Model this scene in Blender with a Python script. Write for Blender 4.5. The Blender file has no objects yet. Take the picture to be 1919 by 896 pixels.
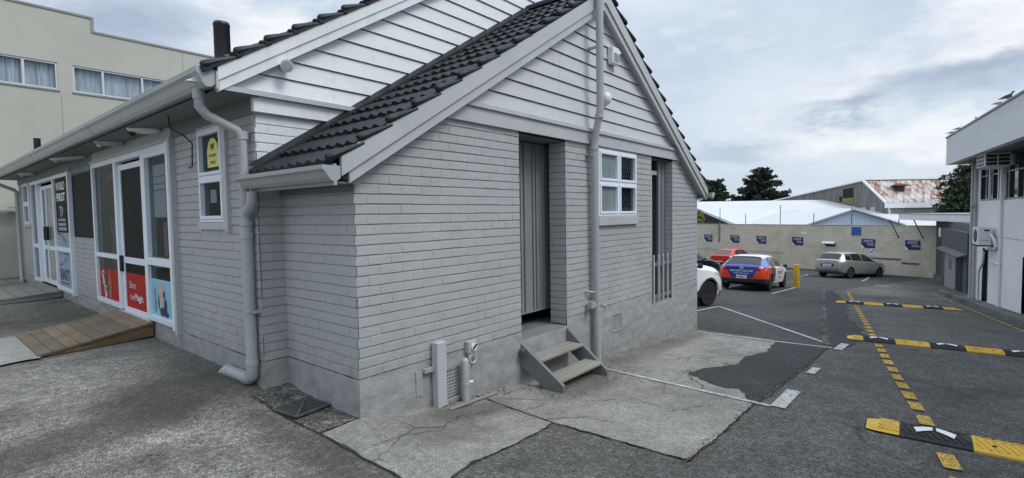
import bpy, bmesh, math, random
from math import sin, cos, radians, pi, floor, ceil
from mathutils import Vector, Matrix, noise as mnoise
random.seed(7)
S = bpy.context.scene
COL = S.collection

# ------------------------------------------------------------------ survey of the place (camera station and terrain)
YAW, PIT, ROL, FPX = radians(50.515), radians(-2.749), radians(-0.8695), 956.15
FWD = Vector((sin(YAW)*cos(PIT), cos(YAW)*cos(PIT), sin(PIT)))
_r = Vector((cos(YAW), -sin(YAW), 0)); _u = _r.cross(FWD)
RGT = cos(ROL)*_r + sin(ROL)*_u
UPV = -sin(ROL)*_r + cos(ROL)*_u
EYE = Vector((-2.416945, -3.660906, 1.688448))
def ray(x, y): return FWD + (x-959.5)/FPX*RGT - (y-448)/FPX*UPV
def AT(x, y, d): return EYE + ray(x, y)*d          # survey reading: bearing x, elevation y, distance d
def ss(a, b, v):
    t = min(1, max(0, (v-a)/(b-a))); return t*t*(3-2*t)
TB = [(0, 0), (1, -.165), (2, -.262), (3, -.322), (4, -.388), (6, -.57)]
def base(x):
    if x < 0: return 0.02*x if x > -8 else -.16
    if x < 6:
        for (p, zp), (q, zq) in zip(TB, TB[1:]):
            if x <= q: return zp+(zq-zp)*(x-p)/(q-p)
    if x < 34: return -.57-.067*(x-6)
    return max(-2.446-.02*(x-34), -2.9)
def gz(x, y): return base(x)+.125*ss(.3, 1.9, y)*(1-ss(.3, 4, x))

# ------------------------------------------------------------------ materials
def _new(name):
    m = bpy.data.materials.new(name); m.use_nodes = True
    nt = m.node_tree; b = nt.nodes['Principled BSDF']
    return m, nt, b
def N(nt, t, **kw):
    n = nt.nodes.new(t)
    for k, v in kw.items():
        if k in n.inputs: n.inputs[k].default_value = v
        else: setattr(n, k, v)
    return n
def ramp(nt, fac, stops):
    r = nt.nodes.new('ShaderNodeValToRGB'); e = r.color_ramp.elements
    while len(e) < len(stops): e.new(.5)
    for i, (p, c) in enumerate(stops):
        e[i].position = p; e[i].color = (c[0], c[1], c[2], 1) if hasattr(c, '__len__') else (c, c, c, 1)
    nt.links.new(fac, r.inputs[0]); return r.outputs[0]
def noise(nt, vec, scale, detail=4, rough=.55):
    n = N(nt, 'ShaderNodeTexNoise'); n.inputs['Scale'].default_value = scale
    n.inputs['Detail'].default_value = detail; n.inputs['Roughness'].default_value = rough
    nt.links.new(vec, n.inputs['Vector']); return n.outputs['Fac']
def mix(nt, f, a, b, mode='MIX'):
    m = nt.nodes.new('ShaderNodeMix'); m.data_type = 'RGBA'; m.blend_type = mode
    for i, v in ((0, f), (6, a), (7, b)):
        if hasattr(v, 'is_linked') or hasattr(v, 'node'): nt.links.new(v, m.inputs[i])
        elif i == 0: m.inputs[0].default_value = v
        else: m.inputs[i].default_value = (v[0], v[1], v[2], 1)
    return m.outputs[2]
def coords(nt, stretch=(1, 1, 1)):
    t = nt.nodes.new('ShaderNodeTexCoord'); mp = nt.nodes.new('ShaderNodeMapping')
    mp.inputs['Scale'].default_value = stretch
    nt.links.new(t.outputs['Object'], mp.inputs[0]); return mp.outputs[0]
def pm(name, c, rough=.6, var=.12, scale=3, bump=0, bscale=60, metal=0, spec=.4, dirt=0, dcol=(.06, .055, .05), stretch=(1, 1, 1), coat=0, fine=.05, splash=0, drips=0):
    m, nt, b = _new(name)
    v = coords(nt, stretch)
    f1 = noise(nt, v, scale, 6, .6)
    col = mix(nt, ramp(nt, f1, [(.3, 0), (.7, 1)]), [x*(1-var) for x in c], [min(1, x*(1+var)) for x in c])
    if fine:
        f2 = noise(nt, v, 90, 2)
        col = mix(nt, 1, col, ramp(nt, f2, [(.3, 1-fine), (.7, 1+fine)]), 'MULTIPLY')
    if dirt:
        f3 = noise(nt, v, scale*2.3+1, 8, .7)
        k = ramp(nt, f3, [(.52, 0), (.75, dirt)])
        col = mix(nt, k, col, dcol)
    if splash or drips:
        sx = N(nt, 'ShaderNodeSeparateXYZ'); nt.links.new(coords(nt), sx.inputs[0])
        f4 = noise(nt, v, 5, 8, .7)
    if splash:      # mud splashed up from the sloping pavement
        mx_ = N(nt, 'ShaderNodeMath', operation='MAXIMUM'); mx_.inputs[1].default_value = -4; nt.links.new(sx.outputs['X'], mx_.inputs[0])
        hh = N(nt, 'ShaderNodeMath', operation='MULTIPLY_ADD'); hh.inputs[1].default_value = .095; nt.links.new(mx_.outputs[0], hh.inputs[0])
        nt.links.new(sx.outputs['Z'], hh.inputs[2])
        h2 = N(nt, 'ShaderNodeMath', operation='ADD'); h2.inputs[1].default_value = .38; nt.links.new(hh.outputs[0], h2.inputs[0])
        lo = ramp(nt, h2.outputs[0], [(.02, 1), (.75, 0)])
        ml = N(nt, 'ShaderNodeMath', operation='MULTIPLY'); nt.links.new(lo, ml.inputs[0]); nt.links.new(ramp(nt, f4, [(.35, 0), (.65, splash)]), ml.inputs[1])
        col = mix(nt, ml.outputs[0], col, (.11, .105, .09))
    if drips:       # thin runs below joints and fixings
        f5 = noise(nt, coords(nt, (14, 14, .5)), 1.0, 6, .7); f6 = noise(nt, coords(nt), .9, 4)
        ml = N(nt, 'ShaderNodeMath', operation='MULTIPLY'); nt.links.new(ramp(nt, f5, [(.56, 0), (.72, drips)]), ml.inputs[0]); nt.links.new(ramp(nt, f6, [(.42, 0), (.62, 1)]), ml.inputs[1])
        col = mix(nt, ml.outputs[0], col, (.20, .195, .18))
    nt.links.new(col, b.inputs['Base Color'])
    b.inputs['Roughness'].default_value = rough; b.inputs['Metallic'].default_value = metal
    b.inputs['Specular IOR Level'].default_value = spec; b.inputs['Coat Weight'].default_value = coat
    b.inputs['Coat Roughness'].default_value = .05
    if bump:
        bn = nt.nodes.new('ShaderNodeBump'); bn.inputs['Strength'].default_value = bump; bn.inputs['Distance'].default_value = .01
        nt.links.new(noise(nt, v, bscale, 5, .6), bn.inputs['Height']); nt.links.new(bn.outputs[0], b.inputs['Normal'])
    return m

def ground_mat(name, lo, hi, speck=.5, sscale=70, stain=.6, stcol=(.02, .02, .02), big=.55, mid=2.2, thresh=.5, cracks=0, lichen=0, rough=.9, wear=None, pools=()):
    """loose aggregate surface: speckle, broad mottling, dark stains and cracks"""
    m, nt, b = _new(name)
    v = coords(nt)
    f1 = noise(nt, v, big, 9, .65); f2 = noise(nt, v, mid, 8, .7)
    s = nt.nodes.new('ShaderNodeMath'); s.operation = 'ADD'; nt.links.new(f1, s.inputs[0]); nt.links.new(f2, s.inputs[1])
    h = nt.nodes.new('ShaderNodeMath'); h.operation = 'MULTIPLY'; nt.links.new(s.outputs[0], h.inputs[0]); h.inputs[1].default_value = .5
    col = mix(nt, ramp(nt, h.outputs[0], [(.36, 0), (.64, 1)]), lo, hi)
    g1 = noise(nt, v, sscale, 3, .75); g2 = noise(nt, v, sscale*.3, 3, .7); g3 = noise(nt, v, sscale*.12, 3, .7)
    for g, k in ((g1, speck), (g2, speck*.45), (g3, speck*.18)):
        col = mix(nt, 1, col, ramp(nt, g, [(.38, 1-k), (.5, 1), (.62, 1+k*1.35)]), 'MULTIPLY')
    f3 = noise(nt, coords(nt, (.8, 1.3, 1)), .5, 10, .72)
    col = mix(nt, ramp(nt, f3, [(thresh, 0), (thresh+.16, stain)]), col, stcol)
    for (px_, py_, rx_, ry_, k_) in pools:          # damp and oil stains where water runs
        mp = nt.nodes.new('ShaderNodeMapping'); mp.vector_type = 'POINT'
        mp.inputs['Location'].default_value = (-px_/rx_, -py_/ry_, 0); mp.inputs['Scale'].default_value = (1/rx_, 1/ry_, 0)
        wn = nt.nodes.new('ShaderNodeTexNoise'); wn.inputs['Scale'].default_value = 2.2; wn.inputs['Detail'].default_value = 8; wn.inputs['Roughness'].default_value = .65; nt.links.new(v, wn.inputs['Vector'])
        wv = nt.nodes.new('ShaderNodeMixRGB'); wv.blend_type = 'ADD'; wv.inputs[0].default_value = .9; 
        sb_ = nt.nodes.new('ShaderNodeMixRGB'); sb_.blend_type = 'SUBTRACT'; sb_.inputs[0].default_value = 1; sb_.inputs[2].default_value = (.5, .5, .5, 1)
        nt.links.new(v, mp.inputs[0]); nt.links.new(wn.outputs['Color'], sb_.inputs[1]); nt.links.new(mp.outputs[0], wv.inputs[1]); nt.links.new(sb_.outputs[0], wv.inputs[2])
        ln = nt.nodes.new('ShaderNodeVectorMath'); ln.operation = 'LENGTH'; nt.links.new(wv.outputs[0], ln.inputs[0])
        col = mix(nt, ramp(nt, ln.outputs['Value'], [(.45, k_), (1.1, 0)]), col, stcol)
    if lichen:
        f4 = noise(nt, v, 3.1, 8, .75)
        col = mix(nt, ramp(nt, f4, [(.58, 0), (.68, lichen)]), col, (.16, .16, .12))
    if cracks:
        vv = nt.nodes.new('ShaderNodeTexVoronoi'); vv.feature = 'DISTANCE_TO_EDGE'; vv.inputs['Scale'].default_value = .9
        wp = nt.nodes.new('ShaderNodeMixRGB'); wp.inputs[0].default_value = .12
        nz = nt.nodes.new('ShaderNodeTexNoise'); nz.inputs['Scale'].default_value = 4; nz.inputs['Detail'].default_value = 6
        nt.links.new(v, nz.inputs['Vector']); nt.links.new(v, wp.inputs[1]); nt.links.new(nz.outputs['Color'], wp.inputs[2])
        nt.links.new(wp.outputs[0], vv.inputs['Vector'])
        msk = ramp(nt, noise(nt, v, .8, 3), [(.5, 0), (.6, 1)])
        ck = ramp(nt, vv.outputs['Distance'], [(.0, cracks), (.012, 0)])
        mm = nt.nodes.new('ShaderNodeMath'); mm.operation = 'MULTIPLY'; nt.links.new(ck, mm.inputs[0]); nt.links.new(msk, mm.inputs[1])
        col = mix(nt, mm.outputs[0], col, (.012, .012, .012))
    if wear:
        f5 = noise(nt, v, 30, 6, .75)
        col = mix(nt, ramp(nt, f5, [(wear[0], 0), (wear[0]+.08, wear[1])]), col, (.05, .05, .05))
    nt.links.new(col, b.inputs['Base Color'])
    b.inputs['Roughness'].default_value = rough; b.inputs['Specular IOR Level'].default_value = .25
    bn = nt.nodes.new('ShaderNodeBump'); bn.inputs['Strength'].default_value = .7; bn.inputs['Distance'].default_value = .012
    nt.links.new(g1, bn.inputs['Height']); nt.links.new(bn.outputs[0], b.inputs['Normal'])
    return m

def glass_mat(name, tint=(.75, .8, .8), refl=1.0, rough=.02):
    m, nt, b = _new(name); nt.nodes.remove(b)
    out = nt.nodes['Material Output']
    tr = N(nt, 'ShaderNodeBsdfTransparent'); tr.inputs[0].default_value = (*tint, 1)
    gl = N(nt, 'ShaderNodeBsdfGlossy'); gl.inputs['Roughness'].default_value = rough; gl.inputs[0].default_value = (.9, .95, 1, 1)
    fr = N(nt, 'ShaderNodeFresnel'); fr.inputs[0].default_value = 1.45
    ml = N(nt, 'ShaderNodeMath', operation='MULTIPLY'); ml.inputs[1].default_value = refl
    nt.links.new(fr.outputs[0], ml.inputs[0])
    mx = nt.nodes.new('ShaderNodeMixShader')
    nt.links.new(ml.outputs[0], mx.inputs[0]); nt.links.new(tr.outputs[0], mx.inputs[1]); nt.links.new(gl.outputs[0], mx.inputs[2])
    nt.links.new(mx.outputs[0], out.inputs[0]); return m

M = {}
M['brick'] = pm('painted_brick', (.385, .394, .395), .55, .09, 1.0, .5, 45, dirt=.3, dcol=(.30, .30, .30), splash=.6, drips=.35)
M['brickw'] = pm('pale_painted_brick', (.66, .69, .71), .6, .08, 6, .4, 55, dirt=.5, dcol=(.42, .43, .44))
M['mortar'] = pm('painted_mortar', (.33, .337, .337), .7, .1, 3, .4, 60)
M['plinth'] = pm('rough_painted_plaster', (.335, .343, .345), .65, .07, 3, 1.0, 34, dirt=.18, dcol=(.30, .30, .29), splash=.42, drips=.3)
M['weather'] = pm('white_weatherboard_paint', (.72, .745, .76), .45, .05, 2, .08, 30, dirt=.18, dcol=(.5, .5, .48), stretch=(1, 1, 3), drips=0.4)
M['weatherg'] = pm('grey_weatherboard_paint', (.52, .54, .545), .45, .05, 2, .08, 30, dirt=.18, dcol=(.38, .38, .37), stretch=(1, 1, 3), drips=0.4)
M['trim'] = pm('grey_trim_paint', (.44, .458, .462), .42, .06, 2, .06, 30, dirt=.2, dcol=(.33, .33, .32), drips=0.45)
M['trimw'] = pm('white_trim_paint', (.72, .745, .76), .42, .06, 2, .06, 30, dirt=.25, dcol=(.4, .4, .38), drips=0.45)
M['gutter'] = pm('grey_gutter_paint', (.37, .39, .395), .38, .06, 2, .04, 20, dirt=.2, dcol=(.25, .25, .24), spec=.5, drips=0.45)
M['pipe'] = pm('grey_pvc', (.38, .395, .40), .38, .05, 3, .03, 30, dirt=.2, dcol=(.27, .27, .26), spec=.5, drips=0.45)
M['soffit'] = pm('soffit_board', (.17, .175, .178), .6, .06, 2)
M['tile'] = pm('charcoal_concrete_tile', (.013, .014, .017), .5, .45, 7, .35, 60, spec=.35, dirt=.25, dcol=(.05, .052, .05))
M['upvc'] = pm('white_window_frame', (.74, .79, .86), .35, .03, 3, spec=.5)
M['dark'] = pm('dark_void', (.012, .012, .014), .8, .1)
M['interior'] = pm('dim_shop_interior', (.035, .036, .036), .8, .3, 1.2)
M['black'] = pm('black_panel_paint', (.012, .013, .015), .6, .2, 2, spec=.12)
M['glass'] = glass_mat('window_glass', (.50, .56, .57), .42)
M['glassc'] = glass_mat('clear_glass', (.88, .92, .95), .6)
M['glassd'] = glass_mat('tinted_glass', (.25, .3, .32), .7)
M['frost'] = pm('frosted_glass', (.20, .25, .25), .25, .15, 1.5, stretch=(4, 4, .6), spec=.6)
M['cream'] = pm('cream_render', (.455, .455, .40), .85, .07, .5, .25, 30, dirt=.16, dcol=(.3, .3, .25))
M['capgrey'] = pm('parapet_capping', (.26, .26, .25), .6, .08, 2)
M['alu'] = pm('aluminium_frame', (.55, .58, .60), .4, .05, 2, metal=.3)
M['curtain'] = pm('net_curtain', (.70, .75, .82), .9, .3, 2.2, stretch=(7, 7, .4))
M['flue'] = pm('black_flue', (.012, .012, .013), .45, .2, 4)
M['asphalt'] = ground_mat('aged_asphalt', (.066, .064, .060), (.128, .125, .117), .68, 95, .6, (.040, .039, .037), .4, 2.2, .50, cracks=.6)
M['lot'] = ground_mat('dark_asphalt', (.042, .042, .042), (.076, .075, .073), .5, 80, .45, (.033, .033, .033), .5, 3, .54)
M['patch'] = ground_mat('new_asphalt', (.036, .037, .038), (.056, .057, .058), .45, 70, .3, (.025, .025, .025), .6, 3, .56)
M['fore'] = ground_mat('weathered_forecourt_concrete', (.120, .117, .102), (.275, .268, .236), .62, 85, .72, (.045, .043, .038), .45, 1.9, .48, lichen=.18, pools=((-.75, 1.7, .9, .8, .75), (-1.7, 1.25, 1.6, .35, .6), (-.5, -.3, .28, 1.6, .6), (-.3, 3.2, .4, 1.6, .35), (-1.2, 8, 1.5, 2.5, .6), (-2.6, 2.2, 1.2, .5, .5)))
M['slab'] = ground_mat('old_concrete_slab', (.185, .180, .162), (.325, .318, .29), .34, 95, .55, (.075, .073, .065), .6, 2.6, .50, cracks=.7, lichen=.1, pools=((.9, -.35, .7, .3, .6), (2.5, -.55, .9, .4, .55), (5.5, -.25, 2.2, .3, .5), (.3, -.7, .5, .3, .3)))
M['drainc'] = ground_mat('broken_drain_concrete', (.05, .05, .045), (.15, .148, .13), .6, 40, .7, (.03, .03, .028), 1.2, 5, .47)
M['apron'] = ground_mat('cement_fillet', (.24, .24, .22), (.34, .34, .32), .2, 70, .3, (.14, .14, .13), .8, 3, .55)
M['white'] = ground_mat('worn_white_road_paint', (.38, .38, .37), (.54, .54, .53), .3, 70, .5, (.18, .18, .18), .7, 5, .50, wear=(.52, .85))
M['yellow'] = ground_mat('worn_yellow_road_paint', (.44, .27, .06), (.60, .39, .09), .35, 70, .5, (.22, .15, .06), .7, 5, .53, wear=(.51, .8))
M['kerb'] = ground_mat('kerb_concrete', (.10, .10, .095), (.20, .20, .185), .45, 60, .7, (.05, .05, .045), .8, 3, .47)
M['rubber'] = pm('black_rubber', (.024, .024, .024), .7, .3, 5, .5, 90, dirt=.5, dcol=(.07, .068, .062))
M['yrubber'] = pm('yellow_rubber', (.64, .39, .045), .55, .16, 5, .3, 60, dirt=.55, dcol=(.26, .17, .05))
M['reflect'] = pm('white_reflector', (.75, .75, .75), .4, .05, 3)
M['timber'] = pm('treated_decking', (.20, .16, .108), .8, .3, 2.5, .5, 40, dirt=.35, dcol=(.10, .08, .06), stretch=(1, 1, 1))
M['timber2'] = pm('treated_decking_pale', (.235, .195, .14), .8, .25, 2.5, .5, 40, dirt=.35, dcol=(.12, .09, .07))
M['timber3'] = pm('treated_decking_dark', (.155, .122, .085), .8, .25, 2.5, .5, 40, dirt=.35, dcol=(.09, .07, .05))
M['timberside'] = pm('treated_timber_side', (.19, .13, .065), .8, .3, 3, .5, 40, stretch=(1, 4, 4))
M['greywood'] = pm('grey_weathered_deck', (.22, .215, .195), .85, .2, 3, .5, 40, stretch=(1, 4, 2))
M['tread'] = pm('weathered_step_tread', (.27, .26, .225), .85, .22, 3, .5, 40, dirt=.3, dcol=(.12, .11, .1), stretch=(.6, 5, 2))
M['stringer'] = pm('grey_painted_stringer', (.165, .172, .18), .6, .1, 3, .2, 40, dirt=.35, dcol=(.13, .13, .12))
M['iron'] = pm('cast_iron', (.10, .105, .11), .55, .3, 20, .3, 60, metal=.4)
M['doorgrey'] = pm('dark_door_boarding', (.23, .238, .245), .5, .1, 2, .1, 30)
M['doorgrey2'] = pm('mid_grey_boarding', (.20, .21, .225), .5, .1, 2)
M['red'] = pm('red_poster_vinyl', (.40, .022, .02), .55, .05, 2, spec=.12)
M['darkred'] = pm('dark_red_print', (.12, .015, .012), .4, .4, 9)
M['skyblue'] = pm('pale_blue_poster', (.27, .50, .62), .55, .08, 3, spec=.12)
M['posterw'] = pm('white_print', (.78, .80, .82), .4, .04, 3)
M['postergrey'] = pm('silver_print', (.30, .34, .42), .55, .12, 5, spec=.12)
M['navy'] = pm('navy_print', (.012, .025, .09), .4, .1, 3)
M['skin'] = pm('beige_print', (.55, .42, .33), .5, .15, 8)
M['brown'] = pm('amber_print', (.33, .13, .04), .5, .4, 12)
M['yellowst'] = pm('yellow_sticker', (.72, .68, .22), .5, .05, 3)
M['block'] = None
M['signblue'] = pm('dark_blue_sign', (.014, .032, .12), .4, .08, 2)
M['bluepanel'] = pm('blue_panel', (.035, .11, .36), .5, .1, 3)
M['rbwall'] = pm('pale_grey_blockwork', (.72, .735, .745), .7, .06, .8, .2, 12, dirt=.2, dcol=(.36, .36, .36))
M['rbfascia'] = pm('grey_fascia_panel', (.64, .655, .66), .65, .08, .7, .05, 10, dirt=.25, dcol=(.33, .33, .32), stretch=(.4, .4, 2))
M['rbdark'] = pm('dark_window_bronze', (.02, .022, .026), .3, .1, 2, spec=.5)
M['acw'] = pm('white_appliance', (.70, .72, .72), .4, .05, 3, dirt=.2, dcol=(.45, .45, .43))
M['grille'] = pm('dark_grille', (.03, .032, .035), .5, .1, 4)
M['roofw'] = pm('white_roof_sheet', (.60, .61, .62), .5, .05, .3, .0, 10, dirt=.25, dcol=(.44, .45, .46))
M['lightblue'] = pm('pale_blue_cladding', (.45, .54, .66), .5, .05, 1)
M['greenclad'] = pm('grey_green_cladding', (.30, .32, .31), .6, .1, 1)
M['blackwall'] = pm('dark_shed_wall', (.02, .02, .022), .8, .1)
M['oldwood'] = pm('weathered_grey_boards', (.20, .19, .18), .9, .4, 1.6, .3, 30, stretch=(2.5, 2.5, .25), dirt=.4, dcol=(.07, .065, .06))
M['leaf_dark'] = pm('dark_conifer_foliage', (.020, .034, .020), .8, .5, 1.0)
M['leaf_dark2'] = pm('deep_green_foliage', (.028, .052, .024), .7, .5, 1.5)
M['leaf_yel'] = pm('yellow_green_foliage', (.26, .25, .07), .7, .4, 3)
M['bark'] = pm('bark', (.09, .07, .05), .9, .3, 3, .5, 20)
M['tyre'] = pm('tyre_rubber', (.015, .015, .016), .8, .2, 6)
M['rim'] = pm('alloy_rim', (.25, .26, .27), .35, .1, 4, metal=.7)
M['rimd'] = pm('dark_alloy_rim', (.03, .03, .032), .35, .1, 4, metal=.5)
M['carglass'] = pm('car_glass', (.012, .014, .017), .06, .1, 2, spec=.6)
M['carglassl'] = pm('car_glass_pale', (.05, .075, .085), .06, .1, 2, spec=.6)
M['pwhite'] = pm('white_car_paint', (.78, .80, .82), .3, .02, 2, coat=.6, fine=0)
M['pred'] = pm('red_car_paint', (.56, .028, .015), .3, .03, 2, coat=.7, fine=0)
M['psilver'] = pm('silver_car_paint', (.42, .42, .40), .3, .03, 2, metal=.55, coat=.6, fine=0)
M['pblack'] = pm('black_car_paint', (.010, .010, .012), .2, .03, 2, coat=.8, fine=0)
M['pblue'] = pm('blue_wrap', (.020, .035, .27), .3, .05, 2, coat=.5, fine=0)
M['plblue'] = pm('light_blue_wrap', (.20, .30, .62), .3, .05, 2, coat=.5, fine=0)
M['porange'] = pm('orange_wrap', (.72, .06, .012), .3, .05, 2, coat=.5, fine=0)
M['lampred'] = pm('tail_lamp', (.22, .01, .01), .15, .1, 3, coat=.6)
M['lampclear'] = pm('clear_lamp', (.45, .42, .42), .3, .1, 3, coat=.2)
M['plate'] = pm('number_plate_white', (.75, .76, .76), .5, .02, 3)
M['plastic'] = pm('black_plastic', (.02, .02, .022), .55, .1, 4)
M['bollard'] = pm('yellow_bollard_paint', (.66, .36, .03), .5, .1, 4, dirt=.25, dcol=(.3, .18, .05))
M['gullw'] = pm('white_plumage', (.62, .63, .64), .8, .06, 8)
M['gullg'] = pm('grey_plumage', (.20, .21, .23), .8, .1, 8)
M['gullb'] = pm('brown_plumage', (.10, .09, .085), .8, .25, 20)
M['gullbill'] = pm('gull_bill', (.40, .13, .03), .6, .1, 8)
M['galv'] = pm('galvanised_wire', (.25, .26, .26), .5, .2, 4, metal=.6)
M['lampbody'] = pm('grey_lamp_body', (.40, .41, .40), .45, .08, 4)
M['creamlamp'] = pm('cream_lamp_glass', (.72, .71, .64), .35, .05, 4)
M['hiviz'] = pm('pale_notice', (.62, .64, .66), .6, .06, 5)
M['vent'] = pm('terracotta_vent_paint', (.38, .39, .40), .7, .06, 4, .3, 40)

def wrap_mat():
    """printed livery of the wrapped hatchback: colour fields by position on the bodywork (x from the rear, z up)"""
    m, nt, b = _new('livery_wrap')
    sx = N(nt, 'ShaderNodeSeparateXYZ'); nt.links.new(coords(nt), sx.inputs[0]); X, Y, Z = sx.outputs
    def mt(op, p, q=0):
        n = nt.nodes.new('ShaderNodeMath'); n.operation = op
        for i, v in enumerate((p, q)):
            if hasattr(v, 'node'): nt.links.new(v, n.inputs[i])
            else: n.inputs[i].default_value = v
        return n.outputs[0]
    lt = lambda p, q: mt('LESS_THAN', p, q)
    AND = lambda *k: k[0] if len(k) == 1 else mt('MULTIPLY', k[0], AND(*k[1:]))
    Ya = mt('ABSOLUTE', Y)
    edge = mt('ADD', mt('MULTIPLY', Z, .30), .62)
    col = mix(nt, 0, (.80, .82, .84), (.8, .82, .84))
    col = mix(nt, AND(lt(X, mt('ADD', edge, .75)), lt(edge, X), lt(Z, .96)), col, (.025, .025, .03))
    col = mix(nt, AND(lt(X, edge), lt(Z, .905)), col, (.74, .055, .012))
    col = mix(nt, AND(lt(X, mt('ADD', mt('MULTIPLY', Z, .9), -.02)), lt(.905, Z), lt(Z, mt('SUBTRACT', 1.30, mt('MULTIPLY', X, .05)))), col, (.12, .19, .50))
    vee = mt('ADD', mt('MULTIPLY', mt('SUBTRACT', Z, .52), .52), .40)
    col = mix(nt, AND(lt(X, .16), lt(Ya, vee), lt(.50, Z), lt(Z, 1.02)), col, (.020, .032, .26))
    col = mix(nt, AND(lt(X, .75), lt(Z, .475)), col, (.018, .018, .02)); col = mix(nt, lt(Z, .27), col, (.018, .018, .02))
    nt.links.new(col, b.inputs['Base Color']); b.inputs['Roughness'].default_value = .3; b.inputs['Coat Weight'].default_value = .6; b.inputs['Coat Roughness'].default_value = .05
    return m
M['wrap'] = wrap_mat()
def block_mat():
    m, nt, b = _new('painted_block_wall')
    v = coords(nt)
    sep = N(nt, 'ShaderNodeSeparateXYZ'); nt.links.new(v, sep.inputs[0])
    cmb = N(nt, 'ShaderNodeCombineXYZ'); nt.links.new(sep.outputs['Y'], cmb.inputs['X']); nt.links.new(sep.outputs['Z'], cmb.inputs['Y'])
    br = N(nt, 'ShaderNodeTexBrick'); br.inputs['Scale'].default_value = 1
    br.inputs['Brick Width'].default_value = .4; br.inputs['Row Height'].default_value = .2; br.inputs['Mortar Size'].default_value = .011
    br.inputs['Color1'].default_value = (.62, .575, .465, 1); br.inputs['Color2'].default_value = (.585, .545, .44, 1); br.inputs['Mortar'].default_value = (.46, .435, .365, 1)
    nt.links.new(cmb.outputs[0], br.inputs['Vector'])
    f = noise(nt, v, .8, 9, .7); col = mix(nt, ramp(nt, f, [(.47, 0), (.68, .65)]), br.outputs['Color'], (.36, .335, .27))
    f = noise(nt, v, 5, 6, .7); col = mix(nt, ramp(nt, f, [(.62, 0), (.72, .5)]), col, (.24, .225, .19))
    nt.links.new(col, b.inputs['Base Color']); b.inputs['Roughness'].default_value = .85
    bn = N(nt, 'ShaderNodeBump'); bn.inputs['Strength'].default_value = .5; bn.inputs['Distance'].default_value = .02
    nt.links.new(br.outputs['Fac'], bn.inputs['Height']); bn.invert = True; nt.links.new(bn.outputs[0], b.inputs['Normal'])
    return m
M['block'] = block_mat()
def rust_mat():
    m, nt, b = _new('rusted_roof_sheet')
    v = coords(nt)
    f1 = noise(nt, coords(nt, (1.0, .5, 1.0)), .9, 10, .75)
    f2 = noise(nt, coords(nt, (.35, 3.0, .35)), 1.1, 6, .7)
    a = N(nt, 'ShaderNodeMath', operation='ADD'); nt.links.new(f1, a.inputs[0]); nt.links.new(f2, a.inputs[1])
    h = N(nt, 'ShaderNodeMath', operation='MULTIPLY'); h.inputs[1].default_value = .5; nt.links.new(a.outputs[0], h.inputs[0])
    col = ramp(nt, h.outputs[0], [(.42, (.52, .52, .50)), (.49, (.42, .38, .34)), (.54, (.25, .13, .085)), (.63, (.16, .075, .05))])
    nt.links.new(col, b.inputs['Base Color']); b.inputs['Roughness'].default_value = .7
    return m
M['rust'] = rust_mat()

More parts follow.
